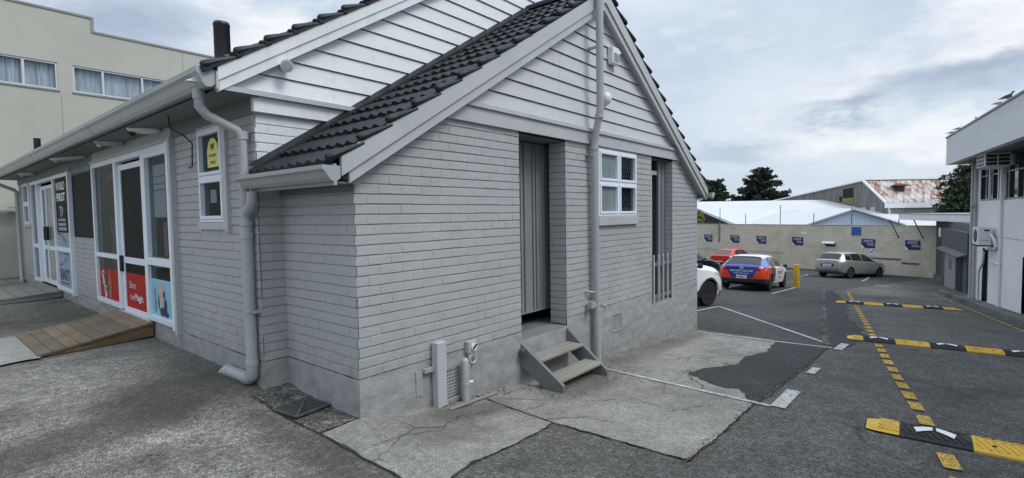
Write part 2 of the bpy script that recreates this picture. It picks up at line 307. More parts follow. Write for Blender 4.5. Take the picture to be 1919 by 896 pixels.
# ------------------------------------------------------------------ mesh helpers
ORIG = {}
class MB:
    def __init__(self): self.v = []; self.f = []; self.sm = False
    def add(self, vs, fs):
        n = len(self.v); self.v += [Vector(p) for p in vs]; self.f += [tuple(i+n for i in f) for f in fs]; return self
    def hexa(self, p):     # 8 points: bottom 4 then top 4
        return self.add(p, [(3, 2, 1, 0), (4, 5, 6, 7), (0, 1, 5, 4), (1, 2, 6, 5), (2, 3, 7, 6), (3, 0, 4, 7)])
    def box(self, x0, x1, y0, y1, z0, z1):
        return self.hexa([(x0, y0, z0), (x1, y0, z0), (x1, y1, z0), (x0, y1, z0), (x0, y0, z1), (x1, y0, z1), (x1, y1, z1), (x0, y1, z1)])
    def bbox(self, x0, x1, y0, y1, z0, z1, b=.006):     # chamfered box
        bm = bmesh.new(); bmesh.ops.create_cube(bm, size=1)
        for v in bm.verts: v.co = Vector((x0 if v.co.x < 0 else x1, y0 if v.co.y < 0 else y1, z0 if v.co.z < 0 else z1))
        bmesh.ops.bevel(bm, geom=bm.edges[:], offset=b, segments=1, affect='EDGES', profile=.5)
        return self.bm(bm)
    def bm(self, bm):
        bm.verts.index_update(); self.add([v.co.copy() for v in bm.verts], [[v.index for v in f.verts] for f in bm.faces]); bm.free(); return self
    def obox(self, o, a, b, c):   # origin, three edge vectors
        o, a, b, c = Vector(o), Vector(a), Vector(b), Vector(c)
        return self.hexa([o, o+a, o+a+b, o+b, o+c, o+a+c, o+a+b+c, o+b+c])
    def bar(self, p, q, w, h, up=(0, 0, 1)):
        p, q = Vector(p), Vector(q); d = (q-p).normalized(); s = d.cross(Vector(up)).normalized(); u = s.cross(d)
        return self.obox(p-s*w/2-u*h/2, q-p, s*w, u*h)
    def poly(self, pts): return self.add(pts, [tuple(range(len(pts)))])
    def prism(self, pts, d):
        d = Vector(d); n = len(pts); P = [Vector(p) for p in pts]
        return self.add(P+[p+d for p in P], [tuple(reversed(range(n))), tuple(range(n, 2*n))]+[(i, (i+1) % n, n+(i+1) % n, n+i) for i in range(n)])
    def tube(self, pts, r, seg=10, cap=True):
        P = [Vector(p) for p in pts]; n = len(P); rs = r if hasattr(r, '__len__') else [r]*n
        T = []
        for i in range(n):
            a = (P[i]-P[i-1]).normalized() if i else None; b = (P[i+1]-P[i]).normalized() if i < n-1 else None
            T.append(((a or b)+(b or a)).normalized())
        ref = Vector((0, 0, 1)) if abs(T[0].z) < .9 else Vector((1, 0, 0))
        nrm = T[0].cross(ref).normalized(); rings = []
        for i in range(n):
            nrm = (nrm - T[i]*nrm.dot(T[i])).normalized(); bn = T[i].cross(nrm)
            rings.append([P[i]+rs[i]*(cos(2*pi*k/seg)*nrm+sin(2*pi*k/seg)*bn) for k in range(seg)])
        vs = [v for rg in rings for v in rg]; fs = []
        for i in range(n-1):
            for k in range(seg): fs.append((i*seg+k, i*seg+(k+1) % seg, (i+1)*seg+(k+1) % seg, (i+1)*seg+k))
        if cap: fs += [tuple(reversed(range(seg))), tuple((n-1)*seg+k for k in range(seg))]
        return self.add(vs, fs)
    def cyl(self, c, r, h, seg=16, axis=(0, 0, 1)):
        c = Vector(c); return self.tube([c, c+Vector(axis)*h], r, seg)
    def lathe(self, c, prof, axis=(0, 0, 1), seg=16, cap=True):    # prof [(r, h)]
        c = Vector(c); a = Vector(axis).normalized(); return self.tube([c+a*h for r, h in prof], [r for r, h in prof], seg, cap)
    def ball(self, c, r, seg=12, sc=(1, 1, 1)):
        bm = bmesh.new(); bmesh.ops.create_uvsphere(bm, u_segments=seg, v_segments=seg//2+2, radius=r)
        for v in bm.verts: v.co = Vector((v.co.x*sc[0], v.co.y*sc[1], v.co.z*sc[2]))+Vector(c)
        return self.bm(bm)
    def build(self, name, mat, parent=None, smooth=None, **props):
        o0 = ORIG.get(parent.name, Vector()) if parent else Vector()
        me = bpy.data.meshes.new(name)
        me.from_pydata([v-o0 for v in self.v], [], self.f); me.validate()
        me.materials.append(M[mat] if isinstance(mat, str) else mat)
        if smooth:
            for p in me.polygons: p.use_smooth = True
            try: me.set_sharp_from_angle(angle=radians(smooth))
            except Exception: pass
        o = bpy.data.objects.new(name, me); COL.objects.link(o)
        if parent: o.parent = parent
        ORIG[o.name] = o0.copy()
        for k, v in props.items(): o[k] = v
        return o
def thing(name, label, cat, loc=(0, 0, 0), group=None):
    o = bpy.data.objects.new(name, None); COL.objects.link(o); o.location = loc; ORIG[o.name] = Vector(loc)
    o.empty_display_size = .2
    o['label'] = label; o['category'] = cat
    if group: o['group'] = group
    return o
def kids(o): return [c for c in bpy.data.objects if c.parent == o]
def copy_tree(o, parent=None):
    c = o.copy(); COL.objects.link(c); c.parent = parent
    for ch in kids(o): copy_tree(ch, c)
    return c
def struct(mb, name, mat, **kw):
    o = mb.build(name, mat, None, kw.get('smooth')); o['kind'] = 'structure'; return o
def fix_normals(mb):
    bm = bmesh.new(); vs = [bm.verts.new(v) for v in mb.v]
    for f in mb.f:
        try: bm.faces.new([vs[i] for i in f])
        except ValueError: pass
    bmesh.ops.recalc_face_normals(bm, faces=bm.faces[:]); r = MB(); return r.bm(bm)
_tc = {}
def text(mb, s, o, u, v, w=None, h=None, bold=0.0, shear=0, align='L', space=1.0):
    """flat lettering as mesh: origin o (lower left), unit vectors u (along) and v (up); fitted into w and / or h"""
    key = (s, bold, shear, space)
    if key not in _tc:
        cu = bpy.data.curves.new('lettering', 'FONT'); cu.body = s; cu.size = 1; cu.offset = bold; cu.shear = shear; cu.space_character = space
        cu.resolution_u = 3; cu.fill_mode = 'FRONT'
        ob = bpy.data.objects.new('lettering_source', cu); COL.objects.link(ob)
        bpy.context.view_layer.update()
        me = bpy.data.meshes.new_from_object(ob.evaluated_get(bpy.context.evaluated_depsgraph_get()))
        _tc[key] = ([tuple(p.co) for p in me.vertices], [tuple(p.vertices) for p in me.polygons])
        bpy.data.objects.remove(ob); bpy.data.curves.remove(cu); bpy.data.meshes.remove(me)
    vs, fs = _tc[key]
    if not vs: return mb
    x0 = min(p[0] for p in vs); x1 = max(p[0] for p in vs); y0 = min(p[1] for p in vs); y1 = max(p[1] for p in vs)
    sx = w/(x1-x0) if w else None; sy = h/(y1-y0) if h else None
    sx = sx or sy; sy = sy or sx
    o, u, v = Vector(o), Vector(u), Vector(v)
    return mb.add([o+u*((p[0]-x0)*sx)+v*((p[1]-y0)*sy) for p in vs], fs)

def wordbars(mb, o, u, v, w, h, seed):
    """a line of print too small to read: letter-sized strokes grouped as words"""
    rng = random.Random(seed); o, u, v = Vector(o), Vector(u), Vector(v); x = 0
    while x < w-h*.4:
        for _ in range(rng.randint(4, 8)):
            if x > w-h*.4: break
            k = rng.choice((0, 1, 2)); s = h*.16; L = h*.5
            def q(x0, x1, z0, z1): mb.poly([o+u*(x+x0)+v*z0, o+u*(x+x1)+v*z0, o+u*(x+x1)+v*z1, o+u*(x+x0)+v*z1])
            q(0, s, 0, h); 
            if k != 1: q(L-s, L, 0, h)
            q(s, L-(s if k != 1 else 0), h-s, h)
            if k: q(s, L-(s if k != 1 else 0), 0, s)
            x += h*.66
        x += h*.28
    return mb
# ================================================================== GROUND
def lines(segs):
    out = []
    for a, b, s in segs:
        n = round((b-a)/s); out += [a+i*s for i in range(n)]
    return out+[segs[-1][1]]
GX = lines([(-300, -60, 40), (-60, -12, 4), (-12, -4, 1), (-4, 6, .25), (6, 46, .5), (46, 90, 4), (90, 490, 40)])
GY = lines([(-300, -60, 40), (-60, -12, 4), (-12, -6, .5), (-6, 2.5, .25), (2.5, 18, .5), (18, 60, 3), (60, 420, 40)])
def terrain():
    mb = MB(); nx, ny = len(GX), len(GY)
    mb.v = [Vector((x, y, gz(x, y))) for y in GY for x in GX]
    mb.f = [(j*nx+i, j*nx+i+1, (j+1)*nx+i+1, (j+1)*nx+i) for j in range(ny-1) for i in range(nx-1)]
    return mb
struct(terrain(), 'ground', 'asphalt', smooth=40)
def rough_edge(pts, step=.12, amp=.03, rng=None):
    rng = rng or random.Random(3); out = []
    n = len(pts)
    for i in range(n):
        a, b = Vector(pts[i][:2]), Vector(pts[(i+1) % n][:2]); d = b-a; L = d.length
        jag = amp if len(pts[i]) < 3 else pts[i][2]
        k = max(1, int(L/step)) if jag else 1
        nrm = Vector((-d.y, d.x)).normalized(); w = 0
        for j in range(k):
            w = w*.6+rng.uniform(-1, 1)*jag if j else 0
            p = a+d*(j/k)+nrm*w; out.append((p.x, p.y))
    return out
def drape(pts, lift, mb=None):
    mb = mb or MB()
    bm = bmesh.new(); vs = [bm.verts.new((p[0], p[1], 0)) for p in pts]
    f = bm.faces.new(vs); bmesh.ops.triangulate(bm, faces=[f])
    xs = [p[0] for p in pts]; ys = [p[1] for p in pts]
    for g, ax, lo, hi in ((GX, 0, min(xs), max(xs)), (GY, 1, min(ys), max(ys))):
        for c in g:
            if lo < c < hi:
                co = Vector(); co[ax] = c; no = Vector(); no[ax] = 1
                bmesh.ops.bisect_plane(bm, geom=bm.verts[:]+bm.edges[:]+bm.faces[:], plane_co=co, plane_no=no, dist=1e-5)
    bmesh.ops.recalc_face_normals(bm, faces=bm.faces[:])
    if bm.faces and sum(f.normal.z for f in bm.faces) < 0: bmesh.ops.reverse_faces(bm, faces=bm.faces[:])
    for v in bm.verts: v.co.z = gz(v.co.x, v.co.y)+lift
    return mb.bm(bm)
# parking lot of newer, darker asphalt
lot = [(7.72, -2.32), (8.0, -.3, 0), (8.0, 16), (46, 16, 0), (44, -4.5, 0), (22.5, -.62), (21.7, -.3)]
struct(drape(rough_edge(lot, .3, .02), .004), 'parking_lot', 'lot')
# exposed aggregate forecourt to the left of the shop
fc = [(-.41, 1.12, .0), (-.37, .02, .012), (-.40, -1.01, .02), (-.43, -1.5, .02), (-.5, -9, 0), (-14, -9, 0), (-14, 16.4, 0), (-.2, 16.4, 0), (-.2, 1.12, 0)]
struct(drape(rough_edge(fc, .1), .004), 'forecourt', 'fore')
dr = [(-.40, 1.11, 0), (-.2, 1.15, 0), (-.02, 1.19, 0), (.02, .01, .01), (-.36, .01, .015)]
struct(drape(rough_edge(dr, .08), .006), 'drain_surround', 'drainc')
sa = [(0.0, .02, 0), (1.37, .02, .012), (1.27, -1.06, .02), (.39, -1.22, .02), (-.2, -1.29, .02), (-.385, -1.34, .015), (-.385, -1.0, .01), (-.35, .0, .015)]
struct(drape(rough_edge(sa, .08), .005), 'front_slab', 'slab')
sb = [(1.39, .02, 0), (7.75, .02, .02), (7.74, -1.50, .04), (6.52, -1.65, .035), (5.9, -1.52, .035), (5.04, -1.57, .035), (4.55, -1.38, .03), (4.05, -1.27, .03), (3.80, -1.50, .035), (3.66, -1.75, .035), (3.72, -1.98, .035), (3.47, -2.12, .035), (3.27, -2.25, .012), (1.33, -2.27, .015), (1.285, -1.06, .012)]
struct(drape(rough_edge(sb, .05), .005), 'side_slab', 'slab')
pa = [(7.76, -1.45, .02), (7.71, -2.31, .012), (3.29, -2.27, .03), (3.47, -2.11, .03), (3.72, -1.97, .03), (3.66, -1.74, .03), (3.80, -1.49, .03), (4.05, -1.26, .03), (4.55, -1.37, .03), (5.04, -1.56, .03), (5.9, -1.51, .03), (6.52, -1.64, .03)]
struct(drape(rough_edge(pa, .045, .04, random.Random(5)), .0085), 'asphalt_patch', 'patch')
p2 = [(21.70, -.31, .01), (22.13, -.61, .08), (18.98, -1.15, .1), (15.16, -1.72, .1), (11.3, -2.31, .1), (9.43, -2.62, .08), (8.25, -2.60, .06), (7.85, -2.45, .02), (7.93, -2.28, .01)]
struct(drape(rough_edge(p2, .2, .05), .0085), 'asphalt_strip', 'patch')
# open joints and cracks
jm = MB(); rng = random.Random(31)
def crack(pts, w, amp, lift=.0105):
    P = []
    for p, q in zip(pts, pts[1:]):
        p, q = Vector(p), Vector(q); k = max(2, int((q-p).length/.07)); n = Vector((-(q-p).y, (q-p).x)).normalized()
        for i in range(k): P.append(p.lerp(q, i/k)+n*rng.uniform(-amp, amp))
    P.append(Vector(pts[-1]))
    for p, q in zip(P, P[1:]):
        d_ = q-p
        if d_.length < 1e-4: continue
        n = Vector((-d_.y, d_.x)).normalized(); wa = w*rng.uniform(.4, 1.3)/2; p2 = p-d_*.12; q2 = q+d_*.12
        z = lift; jm.add([(v.x, v.y, gz(v.x, v.y)+z) for v in (p2-n*wa, q2-n*wa, q2+n*wa, p2+n*wa)], [(0, 1, 2, 3)])
crack([(1.38, 0), (1.33, -.5), (1.275, -1.06)], .014, .008); crack([(1.275, -1.06), (1.30, -1.7), (1.33, -2.28), (2.3, -2.27), (3.28, -2.26), (3.6, -2.3)], .020, .010)
crack([(-.385, 1.1), (-.37, .02), (-.40, -.7), (-.41, -1.4), (-.45, -2.4)], .016, .008); crack([(-.36, .01), (0, .01)], .012, .006); crack([(1.27, -1.07), (.39, -1.23), (-.36, -1.32)], .014, .008)
crack([(1.28, -.95), (1.65, -1.2), (1.7, -1.45)], .007, .02); crack([(3.9, -1.3), (3.5, -1.62), (3.3, -1.7), (3.25, -2.0)], .008, .03); crack([(2.1, -.9), (2.5, -1.3), (2.4, -1.7), (2.9, -1.95)], .005, .03); crack([(4.3, -.3), (4.6, -.8), (5.3, -.95), (5.6, -1.5)], .006, .03)
crack([(-.3, -.5), (.3, -.62), (.8, -.4), (1.3, -.5)], .005, .02); crack([(-1.2, 3.6), (-.7, 3.2), (-.3, 3.1)], .008, .02); crack([(3.5, -2.31), (5.2, -2.32), (7.7, -2.32)], .016, .01, .0135)
o_ = jm.build('pavement_joints', pm('joint_dirt', (.022, .021, .019), .95, .4, 6)); o_['kind'] = 'structure'
ms = MB(); rng = random.Random(77)
for (x, y, r_, n_) in ((4.02, -1.24, .09, 60), (1.33, -2.27, .07, 50), (3.3, -2.28, .05, 20), (-.38, .3, .05, 30), (8.0, -.2, .2, 60), (3.2, -.12, .12, 30), (-.4, 1.0, .06, 20)):
    for _ in range(n_):
        px_, py_ = x+rng.gauss(0, r_), y+rng.gauss(0, r_*.35); z = gz(px_, py_)+.008; h_ = rng.uniform(.006, .022); a_ = rng.uniform(0, pi); w_ = rng.uniform(.003, .007)
        ms.add([(px_-cos(a_)*w_, py_-sin(a_)*w_, z), (px_+cos(a_)*w_, py_+sin(a_)*w_, z), (px_+rng.gauss(0, .008), py_+rng.gauss(0, .008), z+h_)], [(0, 1, 2)])
o_ = ms.build('moss_tufts', pm('moss', (.07, .085, .03), .9, .4, 30)); o_['kind'] = 'stuff'
# flush kerb stones between the lot and the drive
ks = MB(); rng = random.Random(9)
for i in range(30):
    a = i/30; b = (i+.96)/30
    P = [Vector((8.0+13.7*t, -2.235+1.94*t)) for t in (a, b)]; n = Vector((-.14, .99))*.045
    j = rng.uniform(-.012, .012)
    q = [P[0]-n, P[1]-n, P[1]+n, P[0]+n]
    z = [gz(p.x, p.y) for p in q]
    ks.hexa([(p.x, p.y+j, zz-.1) for p, zz in zip(q, z)]+[(p.x, p.y+j, zz+.016+j*.3) for p, zz in zip(q, z)])
struct(ks, 'kerb_stones', 'drainc')
# white bay markings
def stripe(mb, pts, w, lift):
    for a, b in zip(pts, pts[1:]):
        a, b = Vector(a), Vector(b); n = Vector((-(b-a).y, (b-a).x)).normalized()*w/2
        drape([tuple(a-n), tuple(b-n), tuple(b+n), tuple(a+n)], lift, mb)
    return mb
wm = MB()
stripe(wm, [(3.42, -.28), (3.27, -2.40)], .075, .0125); stripe(wm, [(3.28, -2.47), (4.1, -2.47)], .14, .0125)
stripe(wm, [(7.5, -.29), (7.71, -2.38)], .075, .0125); stripe(wm, [(7.6, -2.47), (8.35, -2.50)], .13, .0125); stripe(wm, [(5.3, -2.44), (5.8, -2.44)], .10, .0125)
stripe(wm, [(8.09, -2.27), (12.25, .91)], .08, .0125); stripe(wm, [(12.2, .92), (10.2, 1.05)], .08, .0125)
for l in ([(18.0, 2.78), (23.5, 2.9)], [(18.05, .84), (22.9, .86)], [(28.3, -1.55), (27.3, -2.2)], [(31.3, -.75), (35.4, -.75)], [(31.0, 2.55), (35.0, 2.45)], [(25.6, 1.95), (26.9, 1.5)], [(36.0, 4.2), (37.4, 3.8)], [(31, 5.2), (36, 5.2)]):
    stripe(wm, l, .10, .0125)
struct(wm, 'white_bay_lines', 'white')
ym = MB(); e1 = Vector((.9907, .1357)); e2 = Vector((-.1357, .9907))
rng = random.Random(4)
for x in [1.2, 1.75, 2.25, 2.77, 3.88, 4.43, 4.94, 5.5, 6.02, 6.53, 7.08, 7.6, 8.13, 8.62]+[9.95+.55*i for i in range(22)]:
    if 16.2 < x < 16.9: continue
    c = Vector((x, -3.82+(x-2.62)*.1415)); L = .18+rng.uniform(-.015, .015); w = .058
    a = e1*L; b = e2*w; k = e1*.0
    drape([tuple(c-a-b-k), tuple(c+a-b-k), tuple(c+a+b+k), tuple(c-a+b+k)], .0125, ym)
for i in range(60):
    c = Vector((24.3, -3.74))-e1*(i*.46)
    a = e1*.15; b = e2*.035
    drape([tuple(c-a-b), tuple(c+a-b), tuple(c+a+b), tuple(c-a+b)], .0125, ym)
struct(ym, 'yellow_dashes', 'yellow')
# raised kerb in front of the building on the right
kb = MB()
K0 = Vector((25.3, -3.86))
def kp(s, t): p = K0-e1*s+e2*t; return p
for i in range(34):
    a, b = i*1.0, (i+1)*1.0-.006
    q = [kp(a, -.02), kp(b, -.02), kp(b, -.22), kp(a, -.22)]
    kb.hexa([(p.x, p.y, gz(p.x, p.y)-.1) for p in q]+[(p.x, p.y, gz(p.x, p.y)+.13) for p in q])
struct(kb, 'kerb', 'kerb')
pv = MB()
for i in range(30):
    a, b = 2.2+i, 3.2+i
    q = [kp(a, -.222), kp(b, -.222), kp(b, -1.2), kp(a, -1.2)]
    pv.hexa([(p.x, p.y, gz(p.x, p.y)-.1) for p in q]+[(p.x, p.y, gz(p.x, p.y)+.118) for p in q])
struct(pv, 'kerbside_strip', 'kerb')
# leaf litter and grit along the wall bases
lt = MB(); rng = random.Random(12)
def litter(x0, x1, y0, y1, n):
    for _ in range(n):
        x, y = rng.uniform(x0, x1), rng.uniform(y0, y1); s = rng.uniform(.005, .02); a = rng.uniform(0, pi)
        z = gz(x, y)+.012
        lt.add([(x+cos(a)*s, y+sin(a)*s, z+rng.uniform(0, .008)), (x-sin(a)*s*.6, y+cos(a)*s*.6, z), (x-cos(a)*s, y-sin(a)*s, z+rng.uniform(0, .008)), (x+sin(a)*s*.6, y-cos(a)*s*.6, z)], [(0, 1, 2, 3)])
litter(2.9, 3.9, -.75, -.02, 220); litter(1.9, 3.0, -.8, -.1, 120); litter(.8, 1.9, -.22, -.02, 90); litter(4, 7.8, -.12, -.02, 160)
litter(-.9, -.24, 1.3, 4, 60); litter(7.6, 9.2, -1.2, .6, 160); litter(-1.5, -.4, 0, 3, 30); litter(-.36, 0, .05, 1.1, 60); litter(1.3, 3.4, -2.34, -2.2, 60)
o = lt.build('leaf_litter', pm('dry_litter', (.13, .10, .06), .9, .5, 30)); o['kind'] = 'stuff'

# ================================================================== THE SHOP
shop = thing('shop_building', 'painted grey brick shop with white weatherboard gables and a charcoal tiled roof', 'shop building', (4, 7, 0))
CR = .086
def bricks(mb, back, ax, plane, out, u0, u1, z0, z1, openings=(), clip=None, seed=1, phase=0, zoff=.33):
    """individual painted bricks, standing proud of a mortar plane; ax: axis the wall runs along (0 x, 1 y); out: outward sign"""
    rng = random.Random(seed)
    def pt(u, d, z): return (u, plane+out*d, z) if ax == 0 else (plane+out*d, u, z)
    k0 = floor((z0-zoff)/CR+1e-6); k1 = ceil((z1-zoff)/CR-1e-6)
    for k in range(k0, k1):
        za = max(z0, zoff+k*CR); zb = min(z1, zoff+(k+1)*CR)
        if zb-za < .02: continue
        iv = [(u0, u1)]
        if clip:
            c = clip((za+zb)/2); iv = [(max(u0, c[0]), min(u1, c[1]))]
        for (a, b, c, d) in openings:
            if c < (za+zb)/2 < d:
                n = []
                for s, e in iv:
                    if b <= s or a >= e: n.append((s, e)); continue
                    if a > s: n.append((s, a))
                    if b < e: n.append((b, e))
                iv = n
        for s, e in iv:
            if e-s < .01: continue
            # mortar face
            q = [pt(s, 0, za), pt(e, 0, za), pt(e, 0, zb), pt(s, 0, zb)]
            back.poly(q if (ax == 0) == (out < 0) else q[::-1])
            # paint-filled perpends: a strip a few millimetres behind the brick faces
            fz0, fz1 = za+.0062, zb-.0043; FD = .0058
            q = [pt(s, FD, fz0), pt(e, FD, fz0), pt(e, FD, fz1), pt(s, FD, fz1), pt(s, 0, fz0), pt(e, 0, fz0), pt(e, 0, fz1), pt(s, 0, fz1)]
            fs = [(0, 1, 2, 3), (4, 5, 1, 0), (3, 2, 6, 7), (0, 3, 7, 4), (1, 5, 6, 2)]
            if (ax == 0) != (out < 0): fs = [f[::-1] for f in fs]
            mb.add(q, fs)
            u = u0+phase-(.12 if k % 2 else 0)-.24*3
            while u < e:
                a, b = max(u, s), min(u+.24, e); u += .24
                while rng.random() < .10 and u < e: b = min(u+.24, e); u += .24     # joints painted over
                if b-a < .012: continue
                g = rng.choice((.0006, .0010, .0014, .0022)); h = .0048*rng.uniform(.5, 1.4); d = .0090+rng.uniform(-.0016, .0016)
                ga = 0 if a == s else g; gb = 0 if b == e else g
                jj = [rng.uniform(-.0012, .0012) for _ in range(8)]
                i = .0075; zA = za+h+jj[0]; zB = zb-h*.55+jj[1]
                v = [pt(a+ga, -.001, zA), pt(b-gb, -.001, zA), pt(b-gb, -.001, zB), pt(a+ga, -.001, zB),
                     pt(a+ga+(i*.22 if ga else 0), d+jj[4], zA+i*.4), pt(b-gb-(i*.28 if gb else 0), d+jj[5], zA+i*.4), pt(b-gb-(i*.28 if gb else 0), d+jj[6]-.001, zB-i), pt(a+ga+(i*.28 if ga else 0), d+jj[7]-.001, zB-i)]
                fs = [(4, 5, 6, 7), (0, 1, 5, 4), (1, 2, 6, 5), (2, 3, 7, 6), (3, 0, 4, 7)]
                if (ax == 0) != (out < 0): fs = [f[::-1] for f in fs]
                mb.add(v, fs)
SL = .62; SM = .635
def zr(x): return 2.085+.634*((x if x < 3.95 else 7.9-x)+.27)            # underside of porch tiles
def zm(x): return 3.04+SM*((x if x < 3.95 else 7.9-x)+.487)           # underside of main tiles
WX = -.236
DOOR = (2.165, 3.115, -.4, 2.612); WIN = (3.93, 5.128, 1.5, 2.612); DOOR2 = (5.72, 6.612, .128, 2.605)
mo = MB(); bk = MB()
clipf = lambda z: (max(-.0095, (z-2.20)/SL-.12), min(7.89, 7.9-(z-2.20)/SL+.12))
for sx, ex, ph in ((-.0095, 2.165, 0), (3.115, 5.72, .03), (6.612, 7.89, .07)):
    mo = MB(); bk = MB(); bricks(bk, mo, 0, 0, -1, sx, ex, .33, 2.66, [WIN], clipf, 3, ph)
    fw = bk.build('front_brick_wall', 'brick', shop); mo.build('mortar', 'mortar', fw)
mo = MB(); bk = MB()
bricks(bk, mo, 1, 0, -1, -.0095, 1.2, .33, 1.96, (), None, 4, .12)
jw = bk.build('porch_side_wall', 'brick', shop); mo.build('mortar', 'mortar', jw)
mo = MB(); bk = MB()
bricks(bk, mo, 0, 1.2, -1, WX-.0095, 0, .33, 2.13, (), None, 5)
pw = bk.build('pilaster', 'brick', shop); mo.build('mortar', 'mortar', pw)
mo = MB(); bk = MB()
bricks(bk, mo, 0, 1.2, -1, WX-.0095, .6, 2.13, 2.68, (), lambda z: (WX-.0095, (z-2.05)/SL+.0), 6)
gw = bk.build('pale_gable_brickwork', 'brickw', shop, label='white flaking brickwork under the main gable'); mo.build('mortar', 'brickw', gw)
W1 = (3.36, 7.12, .34, 2.62); W2 = (8.80, 13.02, .27, 2.62); SW = (1.83, 2.56, 1.56, 2.66); SW2 = (13.36, 14.25, 1.56, 2.66); BP = (7.12, 8.80, 1.39, 2.80)
mo = MB(); bk = MB()
for sy, ey, zt_ in ((1.1905, 3.36, 2.70), (7.12, 8.80, 1.39), (13.02, 15.05, 2.70)):
    mo = MB(); bk = MB(); bricks(bk, mo, 1, WX, -1, sy, ey, .33, zt_, [SW, SW2], None, 8, .1)
    sw = bk.build('side_brick_wall', 'brick', shop); mo.build('mortar', 'mortar', sw)
# plain hidden sides
hs = MB(); hs.poly([(WX, 15.05, -.3), (8.13, 15.05, -.9), (8.13, 15.05, 2.9), (3.95, 15.05, 5.8), (WX, 15.05, 2.9)][::-1])
hs.poly([(8.13, 1.2, -1), (8.13, 15.05, -1), (8.13, 15.05, 2.85), (8.13, 1.2, 2.85)]); hs.poly([(7.89, 1.2, -1), (8.13, 1.2, -1), (8.13, 1.2, 2.85), (7.89, 1.2, 2.85)])
hs.poly([(7.89, 0, -1), (7.89, 1.2, -1), (7.89, 1.2, 2.1), (7.89, 0, 2.1)])
hs.build('rear_wall', 'brick', shop)
# plinth: rough plaster
def plinth(segs, name='plinth'):
    mb = MB(); rng = random.Random(21)
    for ax, plane, out, a, b, zt, zb in segs:
        n = max(2, int((b-a)/.035)); m = max(4, int((zt-zb)/.035))
        idx = {}
        for i in range(n+1):
            for j in range(m+1):
                u = a+(b-a)*i/n; z = zb+(zt-zb)*j/m
                d = .012+.013*(mnoise.noise((u*7, z*9+plane*3, 1.3+ax*5))+.6*mnoise.noise((u*19, z*22, 4.1+ax*3)))+rng.uniform(-.0012, .0012) if 0 < i < n else .010
                if j == m: d -= .003
                idx[i, j] = len(mb.v); mb.v.append(Vector((u, plane+out*d, z) if ax == 0 else (plane+out*d, u, z)))
        for i in range(n):
            for j in range(m):
                f = (idx[i, j], idx[i+1, j], idx[i+1, j+1], idx[i, j+1])
                mb.f.append(f if (ax == 0) == (out < 0) else f[::-1])
    return mb.build(name, 'plinth', shop, smooth=75)
plinth([(0, 0, -1, -.0095, .895, .33, -.35), (0, 0, -1, .895, 1.145, .33, .172), (0, 0, -1, .895, 1.145, -.115, -.4), (0, 0, -1, 1.145, 2.165, .33, -.5), (0, 0, -1, 2.165, 3.115, .228, -.6), (0, 0, -1, 3.115, 4.35, .33, -.7), (0, 0, -1, 4.35, 4.62, .33, .156),
        (0, 0, -1, 4.35, 4.62, -.07, -.8), (0, 0, -1, 4.62, 5.72, .33, -.9), (0, 0, -1, 5.72, 6.612, .13, -1), (0, 0, -1, 6.612, 7.89, .33, -1.1),
        (1, 0, -1, -.0095, 1.2, .33, -.3), (0, 1.2, -1, WX-.0095, 0, .33, -.3), (1, WX, -1, 1.1905, 3.36, .33, -.3), (1, WX, -1, 3.36, 7.12, .345, -.3), (1, WX, -1, 7.12, 8.8, .33, -.3), (1, WX, -1, 8.8, 13.02, .275, -.3), (1, WX, -1, 13.02, 15.05, .33, -.3)])
# ---- weatherboards
def boards(plane, z0, n, h, lo, hi, mat, name, apex):
    mb = MB(); gp = .0085; rng = random.Random(n)
    for k in range(n):
        j = rng.uniform(-.002, .002); za, zb = z0+k*h+j, z0+(k+1)*h-gp+j
        xa0, xa1 = lo(za), hi(za); xb0, xb1 = lo(zb), hi(zb)
        if xa0 >= xa1: break
        if xb0 >= xb1: xb0 = xb1 = apex
        y0, y1 = plane-.034, plane-.014
        mb.add([(xa0, y0, za), (xa1, y0, za), (xb1, y1, zb), (xb0, y1, zb), (xa0, plane+.03, za+.012), (xa1, plane+.03, za+.012), (xb1, plane+.03, zb), (xb0, plane+.03, zb)],
               [(0, 1, 2, 3), (0, 4, 5, 1), (1, 5, 6, 2), (0, 3, 7, 4), (3, 2, 6, 7)])
    zt = z0+n*h
    mb.add([(lo(z0), plane+.028, z0), (hi(z0), plane+.028, z0), (apex, plane+.028, min(zt, z0+(apex-lo(z0))*.635))], [(0, 1, 2)])
    return mb.build(name, mat, shop)
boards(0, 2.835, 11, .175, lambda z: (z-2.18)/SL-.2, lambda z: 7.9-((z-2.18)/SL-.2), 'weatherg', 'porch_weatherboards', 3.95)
boards(1.2, 2.850, 17, .177, lambda z: (z-3.0)/SM-.55, lambda z: 7.9-((z-3.0)/SM-.55), 'weather', 'gable_weatherboards', 3.95)
t = MB(); t.box(.78, 7.12, -.045, 0, 2.632, 2.79); t.build('belt_board', 'trim', shop)
t = MB(); t.box(.95, 6.95, -.072, 0, 2.792, 2.836); t.build('belt_moulding', 'trim', shop)
t = MB(); t.box(WX-.03, 1.2, 1.145, 1.2, 2.67, 2.805); t.build('frieze_board', 'trimw', shop)
t = MB(); t.box(-.55, 1.4, 1.10, 1.2, 2.807, 2.852); t.build('frieze_moulding', 'trim', shop)
